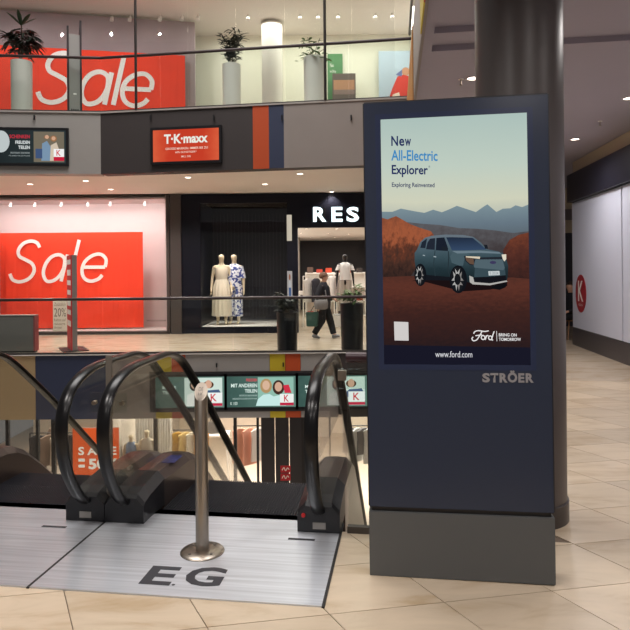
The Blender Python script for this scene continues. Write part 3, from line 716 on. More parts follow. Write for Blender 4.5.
for cx, cy, rx, ry in ((98, 290, 28, 58), (300, 312, 40, 72)):
    P(ell(cx + 4, cy, rx * 1.15, ry * 1.02), (18, 20, 26), 'arch_print', 9, zb)
    P(ell(cx, cy, rx * .86, ry * .92), (24, 26, 30), 'tyre_print', 10, zb)
    st = []
    for k in range(5):
        a = -math.pi / 2 + 2 * math.pi * k / 5
        P([(cx + rx * .2 * math.cos(a - .9), cy + ry * .2 * math.sin(a - .9)), (cx + rx * .8 * math.cos(a - .42), cy + ry * .86 * math.sin(a - .42)), (cx + rx * .5 * math.cos(a), cy + ry * .5 * math.sin(a)), (cx + rx * .8 * math.cos(a + .42), cy + ry * .86 * math.sin(a + .42)), (cx + rx * .2 * math.cos(a + .9), cy + ry * .2 * math.sin(a + .9))][:5], (170, 170, 168) if k in (0, 3, 4) else (132, 128, 126), 'rim_print', 11, zb)
    P(ell(cx, cy, rx * .42, ry * .42), (22, 24, 28), 'hub_print', 12, zb)
P([(255, 164), (258, 200), (252, 262), (262, 300), (258, 300), (247, 262), (252, 200), (250, 164)], (38, 50, 56), 'door_gap_print', 8, zb)
P([(180, 160), (184, 160), (176, 230), (184, 296), (180, 296), (172, 230)], (40, 54, 60), 'door_gap_print', 8, zb)
P([(174, 190), (188, 192), (188, 198), (174, 196)], (150, 164, 170), 'door_handle_print', 9, zb); P([(116, 184), (128, 186), (128, 191), (116, 189)], (150, 164, 170), 'door_handle_print', 9, zb)
P([(272, 163), (420, 160), (520, 167), (530, 176), (420, 172), (300, 176)], (106, 124, 134), 'bonnet_print', 8, zb)
P([(392, 252), (548, 252), (552, 288), (470, 296), (388, 300)], (56, 74, 82), 'bumper_print', 7, zb)
P([(480, 345), (556, 330), (552, 352), (520, 366), (480, 360)], (16, 16, 20), 'tyre_print', 6, zb)
# words on the advert
nv = glow((32, 44, 92)); bl = glow((66, 136, 190))
for ch, xa, xb, ya in (('N', 390.8, 397.8, 136.4), ('e', 398.9, 404.3, 139.0), ('w', 404.8, 411.2, 139.2)):
    put_text(ch, (xa, ya, xb, 146.4), km, nv, scr, bold=.022, off=2)
put_text('All-Electric', (390.6, 150.4, 438.2, 161.2), km, bl, scr, bold=.018, off=2)
put_text('Explorer', (391, 165.4, 428.2, 177.6), km, nv, scr, bold=.022, off=2)
put_text('*', (428.8, 165.6, 430.6, 168), km, nv, scr, off=2)
put_text('Exploring Reinvented', (391, 183.0, 434.8, 188.8), km, nv, scr, bold=.014, off=2)
P([(0, 613), (605, 619), (605, 700), (0, 700)], (24, 24, 38), 'footer_band', 7)
put_text('www.ford.com', (434, 351.4, 471.2, 357.6), km, glow((220, 220, 226)), scr, off=9)
put_poly([(391.8, 322.2), (406.6, 322.6), (406.8, 341.2), (392.2, 341)], km, glow((206, 202, 200)), scr, 'white_square', 8)
wh = glow((232, 230, 230))
ford = [[(381, 566), (386, 558), (400, 554), (425, 557), (440, 554)], [(414, 557), (404, 575), (393, 590), (380, 594), (374, 586), (379, 579)], [(388, 574), (402, 572), (414, 570)],
        ell(418, 581, 7, 8) + [(425, 581)], [(430, 573), (429, 582), (426, 590)], [(429, 580), (434, 573), (439, 574)], ell(446, 582, 6.5, 7.5) + [(452.5, 582)], [(462, 556), (456, 572), (452, 589), (457, 590)]]
ribbons([za(p) for p in ford], 1.05, km, wh, scr, off=9)
ribbons([za([(471, 555), (472, 595)])], .5, km, wh, scr, 'divider_print', 9, False)
put_text('BRING ON', (497.8, 333.2, 515.4, 336.4), km, wh, scr, bold=.02, off=9)
put_text('TOMORROW', (497.8, 337.6, 519.6, 340.8), km, wh, scr, bold=.02, off=9)
def kf(x, y, off=0): p = km(x, y); return Vector((p.x, -.0005 - off * .001, p.z))
for ch, xa, xb, ya in (('S', 480.8, 488.4, 373), ('T', 488.8, 496.8, 373), ('R', 497.9, 505.9, 373), ('Ö', 505.9, 515.4, 370.2), ('E', 516.4, 522.4, 373), ('R', 523.6, 531.4, 373)):
    put_text(ch, (xa, ya, xb, 382.4), kf, mat('grey_letters', (150, 148, 150), .4), kiosk, bold=.045, off=2)
# ------------------------------------------------------------------ lower shop with red banner
SY = 16.4
def X(px, Y, y=271): return pix(px, y, Y).x
def Zp(px, y, Y): return pix(px, y, Y).z
SALE = {'S': [[(.60, .84), (.50, .96), (.34, 1.0), (.17, .94), (.09, .78), (.15, .63), (.33, .54), (.51, .44), (.60, .27), (.53, .09), (.33, 0.0), (.13, .05), (0.02, .2)]],
        'a': [[(.53, .34), (.49, .56), (.33, .66), (.15, .60), (.05, .41), (.06, .18), (.19, .01), (.36, .03), (.48, .16), (.53, .34)], [(.54, .66), (.54, .0)]],
        'l': [[(0, 1.02), (0, 0)]],
        'e': [[(.06, .345), (.3, .345), (.6, .345)], [(.6, .345), (.58, .53), (.42, .66), (.22, .63), (.07, .48), (.05, .27), (.15, .08), (.33, 0.0), (.5, .05), (.58, .15)]]}
def sale_word(parent, x0, zb_, h, fn_w, m, adv=(0, .78, 1.52, 1.72), wfac=1.0, th=.095, shear=.16):
    for ch, ad in zip('Sale', adv):
        st = [[(x0 + (ad + p[0] + p[1] * shear) * h * wfac, zb_ + p[1] * h) for p in s_] for s_ in SALE[ch]]
        ribbons(st, th * h, fn_w, m, parent, 'letter_' + ch.lower(), 1)
struct(MB().box(-11, X(-2, SY), SY - .02, SY + .1, 0, ZSOF + .02).build('wall_left', M_greylight))
xl, xr = X(-90, SY), X(169, SY)
shop = thing('shop_front', 'white display window box with a large red banner, opposite gallery', 'shop front', (0, SY, 0))
zt = Zp(85, 195, SY)
b = MB(); b.box(xl, xr + .03, -.06, .06, zt, ZSOF).box(xr - .05, xr + .03, -.06, .06, 0, zt).box(xl, xr, -.06, .06, 0, .07)
b.build('frame', mat('dark_window_frame', (64, 54, 52), .5), shop)
b = MB(); b.box(xl, xr, 1.1, 1.15, 0, ZSOF).box(xr - .1, xr - .05, .06, 1.1, .07, zt).box(xl, xr - .1, .06, 1.1, zt - .12, zt - .07).box(xl, xr, .06, 1.1, .02, .09)
b.build('display_box', mat('pale_pink_box', (206, 190, 188), .7), shop)
joints = [-50, 3, 54, 113, 169]
for a, b_ in zip(joints[:-1], joints[1:]):
    MB().box(X(a, SY) + .004, X(b_, SY) - .004 - (.05 if b_ == 169 else 0), -.006, .006, .07, zt).build('pane', M_glass2, shop)
for px in (16, 40, 66, 92, 114, 148):
    s_ = MB().tube([(0, 0, 0), (0, -.05, -.1)], .035, 10).build('track_spot', M_whiteprint, shop, True); s_.location = (X(px, SY + .7), .45, zt - .14)
by = SY + .5
bz0, bz1 = Zp(70, 328, by), Zp(70, 232.5, by); bx1 = X(143, by)
ban = MB(); nseg = 40; bx0 = X(-60, by)
rows = []
for k in range(nseg + 1):
    x = bx0 + (bx1 - bx0) * k / nseg; rows.append(x)
ban.loft([[(x, -.004 + .012 * math.sin(i * 1.3), bz0), (x, .004 * math.sin(i), bz1), (x, .004 * math.sin(i) + .012, bz1), (x, .008 + .012 * math.sin(i * 1.3), bz0)] for i, x in enumerate(rows)])
bn = tag(ban.build('sale_banner', M_red, None, loc=(0, by, 0)), 'red banner with white word Sale in the lower shop window', 'banner', 'red sale banners')
def wf(x, z, off=0): return Vector((x, -.022 - off * .002, z))
lx0 = X(7.5, by); lz0 = Zp(50, 281.5, by); lh = Zp(50, 241, by) - lz0
sale_word(bn, lx0, lz0, lh, wf, M_whiteprint, adv=(0, .79, 1.53, 1.73), wfac=1.0, shear=.25, th=.085)
t = thing('notice_sheet', 'small white notice sheet with 20 percent text beside the red banner letters', 'sign', (X(59.5, SY - .03), SY - .02, Zp(59, 316, SY)))
hw, hh = (X(66.5, SY) - X(52.5, SY)) / 2, .40
MB().box(-hw, hw, -.003, 0, -hh, hh).build('sheet', paint((206, 196, 184)), t)
def ns(x, y, off=0): return Vector((-hw + 2 * hw * x, -.004 - off * .001, hh - 2 * hh * y))
gy = paint((96, 84, 80))
put_text('Zusätzlich', (.1, .06, .9, .17), ns, gy, t); put_text('20%', (.08, .24, .94, .52), ns, gy, t); put_text('Rabatt auf', (.08, .58, .9, .67), ns, gy, t); put_text('reduzierte', (.08, .71, .86, .79), ns, gy, t); put_text('Artikel', (.08, .83, .6, .91), ns, gy, t)
put_text('MODE & MEHR', (X(147, SY), 0, X(166, SY), .05), lambda x, y, off=0: Vector((x, -.01, .37 - y)), paint((90, 84, 84)), shop)

# ------------------------------------------------------------------ dark shop with mannequins and lit letters
res = thing('shop_front', 'dark shop portal with lit white letters and open entrance', 'shop front', (0, SY, 0))
x0, x1, x2, x3, x4 = X(182, SY), X(201, SY), X(287.5, SY), X(298, SY), 2.9
zwt = Zp(250, 203, SY); zet = Zp(330, 227.5, SY)
b = MB()
b.box(x0, x4, -.05, .1, zwt, ZSOF).box(x0, x1, -.05, .1, 0, zwt).box(x2, x3, -.05, .35, 0, zwt).box(x3, x4, -.05, .1, zet, zwt)
b.box(x1, x2, -.05, .1, 0, .16)
b.build('portal', M_darkpanel, res)
MB().box(x0 - .28, x0, -.1, .3, 0, ZSOF).build('pier', mat('grey_pier', (66, 58, 56), .5), res)
MB().box(x1, x2, .1, 1.9, 0, .17).build('display_floor', M_white, res)
MB().box(x1 - .05, x2 + .1, 1.9, 1.95, .2, 3.5).build('back_panel', mat('navy_backdrop', (22, 24, 36), .5), res)
MB().box(x1 - .05, x1, .1, 1.95, 0, 3.5).build('side_panel', M_darkpanel, res); MB().box(x1 - .05, x2 + .1, .1, 1.95, 3.44, 3.5).build('display_ceiling', mat('matt_black', (12, 12, 15), .95, spec=0), res)
for px in (223, 249.5, 268):
    pass
ms = None
for k in range(22):                                     # hanging cords of the window backdrop
    if ms is None: o = MB().box(-.006, .006, -.006, .006, 0, 2.9).build('hanging_cord', mat('cord_grey', (44, 44, 56), .5), res); ms = o.data
    else: o = link('hanging_cord', ms, None, res)
    o.location = (x1 + .08 + k * .1, 1.6, .35)
xm = X(249.5, SY)
MB().box(x1 + .004, xm - .003, -.006, .006, .16, zwt).build('pane', M_glass2, res); MB().box(xm + .003, x2 - .004, -.006, .006, .16, zwt).build('pane', M_glass2, res)
# letters
def lf(x, z, off=0): return Vector((x, -.12, z))
ltr = mat('lit_letter', (226, 246, 250), .5, emit=2.2)
for ch, a, b_ in (('R', 313.6, 326.8), ('E', 332, 343), ('S', 347, 359.4)):
    z1, z0 = Zp(a, 207, SY - .12), Zp(a, 221.8, SY - .12)
    put_text(ch, (X(a, SY - .12), -z1, X(b_, SY - .12), -z0), lambda x, y, off=0: Vector((x, -.12, -y)), ltr, res, 'lit_letter', bold=.03)
    MB().box(X(a, SY) + .02, X(b_, SY) - .02, -.1, -.05, z0 + .03, z1 - .03).build('letter_mount', M_blackplastic, res)
# lit poster strips on the post
for (ya, yb, colr, lb) in ((215, 241, (214, 204, 184), 'pale'), (271, 301, (176, 170, 166), 'photo')):
    z1, z0 = Zp(289, ya, SY), Zp(289, yb, SY)
    t = thing('poster_strip', ('narrow pale lit panel high on the dark post beside the shop entrance' if lb == 'pale' else 'narrow poster of a person in blue jeans on the dark entrance post'), 'poster', (X(286.5, SY) + .02, SY - .055, z0), 0)
    MB().box(0, .13, -.01, 0, 0, z1 - z0).build('panel', glow(colr, .8), t)
    if lb == 'photo':
        def pf(x, y, off=0): return Vector((.13 * x, -.011 - off * .001, (z1 - z0) * (1 - y)))
        put_poly(ell(.5, .2, .18, .1), pf, glow((150, 96, 72), .8), t, 'head_print'); put_poly([(.25, .55), (.3, .32), (.7, .32), (.8, .55)], pf, glow((190, 190, 190), .8), t, 'shirt_print', 1); put_poly([(.3, .55), (.75, .55), (.8, .95), (.35, .95)], pf, glow((70, 96, 140), .8), t, 'jeans_print', 1)
# interior
iw = MB(); iw.box(x2 + .1, x2 + .2, .35, 9.8, 0, 3.5)
struct(MB().box(x2, x4 + 1.5, SY + 9.8, SY + 9.9, 0, 3.4).build('wall_back', mat('shop_back_dark', (34, 32, 38), .6)))
struct(MB().box(x2 + .0, x2 + .1, SY + .35, SY + 9.8, 0, 3.4).build('wall_left', mat('shop_side', (214, 206, 196), .7)))
struct(MB().box(x4 + .1, x4 + .2, SY + .1, SY + 9.8, 0, 3.4).build('wall_right', mat('shop_side', (214, 206, 196), .7)))
struct(MB().box(x2, x4 + .1, SY + .1, SY + 9.8, 2.86, 3.0).build('ceiling', M_white))
for i, (dx, dy) in enumerate(((.2, 2.2), (1.1, 2.4), (.0, 4.5), (.9, 4.8), (1.6, 5.2), (.3, 7), (1.2, 7.3))):
    o = dup(dl, (x3 + dx, SY + dy, 2.86)); o['label'] = 'round ceiling lamp inside the dark-fronted shop, %s' % ('front row nearest the entrance post', 'front row above the black mannequin', 'middle row nearest the entrance post', 'middle row centre', 'middle row farthest from the post', 'rear row nearest the entrance post', 'rear row farthest from the post')[i]; o['group'] = 'lamps inside the dark-fronted shop'; o['category'] = 'ceiling light'

def shelf_unit(label, loc, w, n, h, d=.4, rotz=0):
    t = thing('shelf_unit', label, 'shelf', loc, rotz, 'white shop shelves')
    MB().box(0, .03, 0, d, 0, h).build('side_panel', M_white, t); MB().box(w - .03, w, 0, d, 0, h).build('side_panel', M_white, t); MB().box(.03, w - .03, d - .02, d, 0, h).build('back_panel', M_white, t)
    for k in range(n): MB().box(.03, w - .03, 0, d - .02, h * k / (n - 1) * .97, h * k / (n - 1) * .97 + .03).build('shelf', M_white, t)
    return t
su = [(-.35, SY + 6, 'white shelf unit with shoes far inside the shop, by the red boxes'), (.75, SY + 6, 'white shelf unit with bags behind the black mannequin')]
for x, y, lb in su: shelf_unit(lb, (x, y, 0), 1.05, 4, 1.55)
cols = [(196, 70, 40), (60, 52, 50), (150, 110, 80), (206, 196, 180), (90, 70, 60), (180, 60, 44)]
for x, y, lb in su:
    for k in range(3):
        for j in range(3):
            c_ = cols[(k * 2 + j + int(x > 0)) % 6]
            tag(MB().box(0, .22, -.1, .1, 0, .13 + .04 * ((k + j) % 3)).build('shoe_box', paint(c_), None, bevel=.012, loc=(x + .07 + j * .33, y + .17, .03 + 1.55 * (k + 1) / 3 * .97 if k == 2 else .03 + 1.55 * k / 3 * .97)), 'small %s box on the %s' % ({0: 'orange-red', 1: 'dark', 2: 'brown', 3: 'cream', 4: 'dark brown', 5: 'red'}[cols.index(c_)], 'shelves by the red boxes' if x < 0 else 'shelves behind the black mannequin'), 'box', 'boxes on the shop shelves')['label'] = 'small %s box, %s of three on the %s shelf %s' % ({0: 'orange-red', 1: 'dark', 2: 'brown', 3: 'cream', 4: 'dark brown', 5: 'red'}[cols.index(c_)], ('leftmost', 'middle', 'rightmost')[j], ('lowest', 'second', 'top')[k], 'by the red paper bag' if x < 0 else 'behind the black mannequin')
t = thing('paper_bag', 'orange-red paper bag standing on the white display table', 'bag', (X(314, 19), 19, .93))
MB().loft([[(-.12, -.06, 0), (.12, -.06, 0), (.12, .06, 0), (-.12, .06, 0)], [(-.12, -.05, .24), (.12, -.05, .24), (.12, .05, .24), (-.12, .05, .24)]]).build('sack', paint((222, 66, 36)), t)
MB().tube([(-.05, -.05, .22), (-.04, -.05, .32), (.04, -.05, .32), (.05, -.05, .22)], .006, 6).build('handle', paint((200, 50, 30)), t)
def display_table(label, loc, w, d, h):
    t = thing('display_table', label, 'table', loc, 0, 'white display tables')
    MB().box(-w / 2, w / 2, -d / 2, d / 2, h - .04, h).build('table_top', M_white, t)
    for sx in (-1, 1):
        for sy in (-1, 1):
            MB().loft([[(sx * (w / 2 - .04) - .02, sy * (d / 2 - .04) - .02, h - .04), (sx * (w / 2 - .04) + .02, sy * (d / 2 - .04) - .02, h - .04), (sx * (w / 2 - .04) + .02, sy * (d / 2 - .04) + .02, h - .04), (sx * (w / 2 - .04) - .02, sy * (d / 2 - .04) + .02, h - .04)],
                       [(sx * (w / 2 + .02) - .02, sy * (d / 2 - .04) - .02, 0), (sx * (w / 2 + .02) + .02, sy * (d / 2 - .04) - .02, 0), (sx * (w / 2 + .02) + .02, sy * (d / 2 - .04) + .02, 0), (sx * (w / 2 + .02) - .02, sy * (d / 2 - .04) + .02, 0)]]).build('leg', M_white, t)
    return t
display_table('white display table behind the walking person', (X(314, 19), 19, 0), 1.0, .6, .93)
for k, (dx, c_, nm) in enumerate(((-.38, (236, 232, 226), 'white'), (.28, (188, 170, 150), 'beige'), (-.22, (150, 150, 160), 'grey'))):
    tag(MB().box(-.12, .12, -.15, .15, 0, .07 + .02 * k).build('folded_sweater', paint(c_), None, bevel=.025, loc=(X(314, 19) + dx, 19 + (.05 if k < 2 else -.13) + (0 if k < 2 else 0), .93)), nm + ' folded sweater on the white display table', 'sweater', 'folded sweaters')

for k, (x, y, h_, its) in enumerate(((X(303, 18.3), 18.3, 1.45, [((232, 228, 222), 'white shirt'), ((60, 60, 70), 'charcoal shirt'), ((206, 190, 170), 'sand shirt')]), (X(327, 20.5), 20.5, 1.5, [((236, 232, 228), 'white blouse'), ((150, 140, 136), 'taupe blouse'), ((226, 220, 214), 'ivory blouse')]))):
    t = thing('clothes_rail', ('white clothes rail close behind the entrance post' if k == 0 else 'white clothes rail behind the walking person'), 'clothes rail', (x, y, 0), 0, 'rails inside the dark-fronted shop')
    for xx in (0, .75):
        for sy in (-1, 1): MB().tube([(xx, 0, h_), (xx, sy * .22, 0)], .014, 8).build('leg', M_white, t)
    MB().tube([(0, 0, h_), (.75, 0, h_)], .013, 8).build('bar', M_white, t)
    for j, (c_, nm) in enumerate(its):
        g = thing('garment', '%s hanging on the white rail %s' % (nm, 'close behind the entrance post' if k == 0 else 'behind the walking person'), 'garment', (x + .17 + .21 * j, y, h_), R(40 + 15 * j), 'garments inside the dark-fronted shop')
        MB().tube([(0, 0, 0), (0, 0, -.06)], .004, 6).build('hook', M_steel, g)
        MB().loft([[(q_ * w_, dd, z) for q_, dd in ((-1, -.03), (-.4, -.045), (.4, -.045), (1, -.03), (1, .03), (.4, .045), (-.4, .045), (-1, .03))] for w_, z in ((.05, -.06), (.2, -.13), (.18, -.35), (.2, -.75))]).build('cloth', paint(c_, .85), g)

# ------------------------------------------------------------------ figures
def skin_figure(J, E_, Rd, root, sub=1):
    names = list(J); idx = {n: i for i, n in enumerate(names)}
    me = bpy.data.meshes.new('fig'); me.from_pydata([J[n] for n in names], [(idx[a], idx[b]) for a, b in E_], [])
    o = bpy.data.objects.new('fig', me); C.objects.link(o)
    o.modifiers.new('s', 'SKIN'); sv = me.skin_vertices[0].data
    for n in names:
        r_ = Rd[n]; sv[idx[n]].radius = r_ if isinstance(r_, tuple) else (r_, r_)
        sv[idx[n]].use_root = (n == root)
    ss = o.modifiers.new('u', 'SUBSURF'); ss.levels = sub; ss.render_levels = sub
    dg = bpy.context.evaluated_depsgraph_get(); dg.update()
    out = bpy.data.meshes.new_from_object(o.evaluated_get(dg)); bpy.data.objects.remove(o)
    out.polygons.foreach_set('use_smooth', [True] * len(out.polygons)); out.materials.clear()
    return out
def body(pose, s=1.0, fingers=True):
    """standing figure facing -Y; pose overrides joint positions (metres, 1.75 m tall)"""
    J = {'pelvis': (0, 0, .95), 'waist': (0, 0, 1.10), 'chest': (0, 0, 1.30), 'collar': (0, 0, 1.43), 'neck': (0, 0, 1.51), 'jaw': (0, -.015, 1.575), 'head': (0, -.005, 1.645), 'crown': (0, .005, 1.70), 'nose': (0, -.105, 1.625),
         'shL': (.17, 0, 1.41), 'shR': (-.17, 0, 1.41), 'elL': (.22, .03, 1.13), 'elR': (-.22, .03, 1.13), 'wrL': (.24, -.03, .88), 'wrR': (-.24, -.03, .88),
         'hpL': (.09, 0, .9), 'hpR': (-.09, 0, .9), 'knL': (.095, -.01, .5), 'knR': (-.095, -.01, .5), 'anL': (.095, .02, .085), 'anR': (-.095, .02, .085), 'toL': (.105, -.13, .03), 'toR': (-.105, -.13, .03)}
    J.update(pose)
    Rd = {'pelvis': (.135, .10), 'waist': (.115, .085), 'chest': (.135, .095), 'collar': (.075, .06), 'neck': .055, 'jaw': (.07, .075), 'head': (.098, .112), 'crown': (.085, .095), 'nose': .014,
          'shL': .055, 'shR': .055, 'elL': .04, 'elR': .04, 'wrL': .026, 'wrR': .026, 'hpL': .085, 'hpR': .085, 'knL': .055, 'knR': .055, 'anL': .038, 'anR': .038, 'toL': (.035, .025), 'toR': (.035, .025)}
    E_ = [('pelvis', 'waist'), ('waist', 'chest'), ('chest', 'collar'), ('collar', 'neck'), ('neck', 'jaw'), ('jaw', 'head'), ('head', 'crown'), ('head', 'nose')]
    for d in 'LR':
        E_ += [('chest', 'sh' + d), ('sh' + d, 'el' + d), ('el' + d, 'wr' + d), ('pelvis', 'hp' + d), ('hp' + d, 'kn' + d), ('kn' + d, 'an' + d), ('an' + d, 'to' + d)]
        wv = Vector(J['wr' + d]); ev = Vector(J['el' + d]); f = (wv - ev).normalized(); side = Vector((0, -1, 0)); side = (side - f * side.dot(f)).normalized(); nrm = f.cross(side)
        J['pa' + d] = tuple(wv + f * .06); Rd['pa' + d] = (.034, .018); E_.append(('wr' + d, 'pa' + d))
        if fingers:
            for k, (off, ln) in enumerate(((.028, .075), (.01, .088), (-.01, .08), (-.028, .062))):
                a = wv + f * .095 + side * off; b = wv + f * (.095 + ln * .55) + side * off * 1.1; c_ = wv + f * (.095 + ln) + side * off * 1.1 + nrm * .015
                J['f%d%s' % (k, d)] = tuple(a); J['g%d%s' % (k, d)] = tuple(b); J['h%d%s' % (k, d)] = tuple(c_)
                Rd['f%d%s' % (k, d)] = .0095; Rd['g%d%s' % (k, d)] = .0085; Rd['h%d%s' % (k, d)] = .007
                E_ += [('pa' + d, 'f%d%s' % (k, d)), ('f%d%s' % (k, d), 'g%d%s' % (k, d)), ('g%d%s' % (k, d), 'h%d%s' % (k, d))]
            J['t' + d] = tuple(wv + f * .06 + side * .05); J['u' + d] = tuple(wv + f * .1 + side * .065); Rd['t' + d] = .011; Rd['u' + d] = .009
            E_ += [('pa' + d, 't' + d), ('t' + d, 'u' + d)]
    J = {k: tuple(v * s for v in p) for k, p in J.items()}
    Rd = {k: (tuple(v * s for v in r_) if isinstance(r_, tuple) else r_ * s) for k, r_ in Rd.items()}
    return skin_figure(J, E_, Rd, 'pelvis'), J
def rings(profile, n=28, pleat=0, npl=14):                # profile: (z, rx, ry, cx, cy)
    out = []
    for z, rx, ry, cx, cy in profile:
        out.append([(cx + (rx + pleat * rx * math.cos(npl * 2 * math.pi * i / n)) * math.cos(2 * math.pi * i / n), cy + (ry + pleat * ry * math.cos(npl * 2 * math.pi * i / n)) * math.sin(2 * math.pi * i / n), z) for i in range(n)])
    return out
def eyes(parent, J, m):
    for s_ in (-1, 1):
        e = MB().ball((s_ * .03, -.078, 1.642), .011, 8, 6).build('eye', m, parent)
M_mskin = mat('mannequin_cream', (224, 208, 178), .4); M_dark = mat('mannequin_black', (16, 15, 18), .35)
M_blueprint = mat('blue_white_print', (225, 228, 236), .7)
nt = M_blueprint.node_tree; nz = nt.nodes.new('ShaderNodeTexNoise'); tc = nt.nodes.new('ShaderNodeTexCoord'); nz.inputs['Scale'].default_value = 15; nz.inputs['Detail'].default_value = 2
rp = nt.nodes.new('ShaderNodeValToRGB'); rp.color_ramp.interpolation = 'CONSTANT'; rp.color_ramp.elements[0].color = (*lin((44, 66, 140)), 1); rp.color_ramp.elements[1].position = .48; rp.color_ramp.elements[1].color = (*lin((226, 230, 238)), 1)
nt.links.new(tc.outputs['Object'], nz.inputs['Vector']); nt.links.new(nz.outputs[0], rp.inputs[0]); nt.links.new(rp.outputs[0], nt.nodes['Principled BSDF'].inputs['Base Color'])
MY = 16.95
# cream dress mannequin
sc_ = 1.12
t = thing('mannequin', 'cream mannequin in a long pale pleated dress in the dark shop window', 'mannequin', (X(221.5, MY), MY, .17), R(4), 'shop mannequins')
me, J = body({}, sc_); bd = link('body', me, M_mskin, t); eyes(bd, J, M_dark); bd.scale = (1, 1, 1)
q = sc_
MB().loft(rings([(z * q, a * q, b_ * q, 0, 0) for z, a, b_ in ((.22, .235, .19), (.6, .22, .175), (.9, .2, .15), (1.06, .15, .115), (1.10, .135, .1))], 84, .05, 14)).build('skirt', mat('cream_cloth', (232, 222, 200), .8), t, True)
MB().loft(rings([(z * q, a * q, b_ * q, 0, 0) for z, a, b_ in ((1.08, .138, .105), (1.2, .15, .12), (1.32, .165, .125), (1.38, .15, .11))], 28)).build('bodice', mat('cream_cloth', (232, 222, 200), .8), t, True)
t = thing('mannequin', 'cream mannequin in a blue and white patterned outfit in the dark shop window', 'mannequin', (X(234.2, MY + .1), MY + .12, .17), R(-8), 'shop mannequins')
me, J = body({}, sc_); bd = link('body', me, M_mskin, t); eyes(bd, J, M_dark)
for sx in (-1, 1): MB().loft(rings([(z * q, a * q, b_ * q, sx * .1 * q, 0) for z, a, b_ in ((.2, .105, .105), (.6, .105, .105), (.95, .105, .115))], 20)).build('trouser_leg', M_blueprint, t, True)
MB().loft(rings([(z * q, a * q, b_ * q, 0, 0) for z, a, b_ in ((.92, .18, .13), (1.1, .18, .13), (1.3, .185, .13), (1.42, .165, .1), (1.47, .07, .07))], 28)).build('blouse', M_blueprint, t, True)
for sx in (-1, 1): MB().loft([[(sx * (xx + .0) * q + rr * q * math.cos(a), rr * q * math.sin(a), zz * q) for a in [2 * math.pi * i / 16 for i in range(16)]] for xx, zz, rr in ((.15, 1.42, .065), (.19, 1.25, .075), (.21, 1.12, .08))]).build('sleeve', M_blueprint, t, True)
# black mannequin in white t-shirt inside the shop
BY = 18.2
t = thing('plinth_block', 'low white block under the black mannequin', 'plinth', (X(345, BY), BY, 0)); MB().box(-.35, .35, -.3, .3, 0, .33).build('block', M_white, t, bevel=.01); MB().box(-.34, .34, -.29, .29, .33, .34).build('cover', M_greylight, t)
t = thing('mannequin', 'black mannequin in white t-shirt and pale trousers inside the shop entrance', 'mannequin', (X(345, BY), BY, .345), 0, 'shop mannequins')
me, J = body({}, 1.02); link('body', me, M_dark, t)
MB().loft(rings([(z * 1.02, a, b_, 0, 0) for z, a, b_ in ((.97, .165, .13), (1.15, .15, .115), (1.32, .17, .125), (1.42, .16, .1), (1.47, .07, .065))], 28)).build('t_shirt', paint((240, 238, 236)), t, True)
for sx in (-1, 1):
    MB().loft([[(sx * xx + rr * math.cos(a), rr * math.sin(a), zz) for a in [2 * math.pi * i / 16 for i in range(16)]] for xx, zz, rr in ((.15, 1.43, .07), (.21, 1.27, .075))]).build('sleeve', paint((240, 238, 236)), t, True)
    MB().loft(rings([(z, a, b_, sx * .095, 0) for z, a, b_ in ((.1, .085, .085), (.5, .095, .09), (.98, .1, .11))], 20)).build('trouser_leg', paint((196, 186, 176)), t, True)

# walking person (faces right, +X): built facing -Y, turned by +90 deg
pY = 14.95
walker = thing('person', 'person in dark jacket and trousers walking past the shop with a grey shoulder bag', 'person', (X(323.5, pY, 335), pY, 0), R(78))
hs = .885
pose = {'anL': (.07, -.27, .10), 'knL': (.09, -.16, .50), 'toL': (.075, -.41, .065), 'anR': (-.08, .24, .12), 'knR': (-.09, .02, .49), 'toR': (-.085, .11, .035),
        'elR': (-.24, .10, 1.16), 'wrR': (-.22, .10, .92), 'elL': (.22, -.02, 1.14), 'wrL': (.17, -.24, 1.05), 'jaw': (0, -.04, 1.57), 'head': (0, -.035, 1.645), 'crown': (0, -.025, 1.70), 'nose': (0, -.135, 1.625), 'neck': (0, -.02, 1.51)}
me, J = body(pose, hs); bd = link('body', me, mat('skin', (206, 160, 136), .55), walker)
for s_ in (-1, 1): MB().ball((s_ * .03 * hs, -.108 * hs, 1.642 * hs), .01, 8, 6).build('eye', M_dark, bd)
for s_ in (-1, 1): MB().ball((s_ * .078 * hs, -.03 * hs, 1.625 * hs), .024, 8, 6, .4, .8, 1.2).build('ear', mat('skin', (206, 160, 136), .55), bd)
hb = MB().ball((0, -.012, 1.672 * hs), .108, 16, 10, .9, 1.02, .92)
hb.v = [(x, y, max(z, 1.60 * hs) if y > -.02 else max(z, 1.675 * hs)) for x, y, z in hb.v]
hb.build('hair', mat('hair_brown', (96, 66, 46), .6), walker, True)
M_coat = mat('dark_jacket_cloth', (16, 18, 28), .8); M_trs = mat('dark_trousers_cloth', (13, 14, 20), .8)
MB().loft(rings([(z * hs, a, b_, 0, cy) for z, a, b_, cy in ((.82, .19, .18, .01), (1.0, .195, .19, .01), (1.2, .19, .18, .005), (1.36, .185, .155, 0), (1.45, .14, .1, -.005), (1.51, .065, .065, -.015))], 28)).build('jacket', M_coat, walker, True)
for d in 'LR':
    MB().tube([J['sh' + d], J['el' + d], tuple(Vector(J['el' + d]).lerp(Vector(J['wr' + d]), .92))], [.08, .07, .052], 14).build('sleeve', M_coat, walker, True)
    MB().tube([(J['hp' + d][0], J['hp' + d][1], .86), J['kn' + d], tuple(Vector(J['kn' + d]).lerp(Vector(J['an' + d]), .95))], [.11, .09, .07], 16).build('trouser_leg', M_trs, walker, True)
    a, b_ = Vector(J['an' + d]), Vector(J['to' + d])
    MB().tube([a + (a - b_) * .35 + Vector((0, 0, -.055)), a + Vector((0, 0, -.045)), a.lerp(b_, .6) + Vector((0, 0, -.01)), b_ + (b_ - a) * .15], [.035, .048, .042, .026], 12).build('shoe', paint((150, 150, 156)), walker, True)
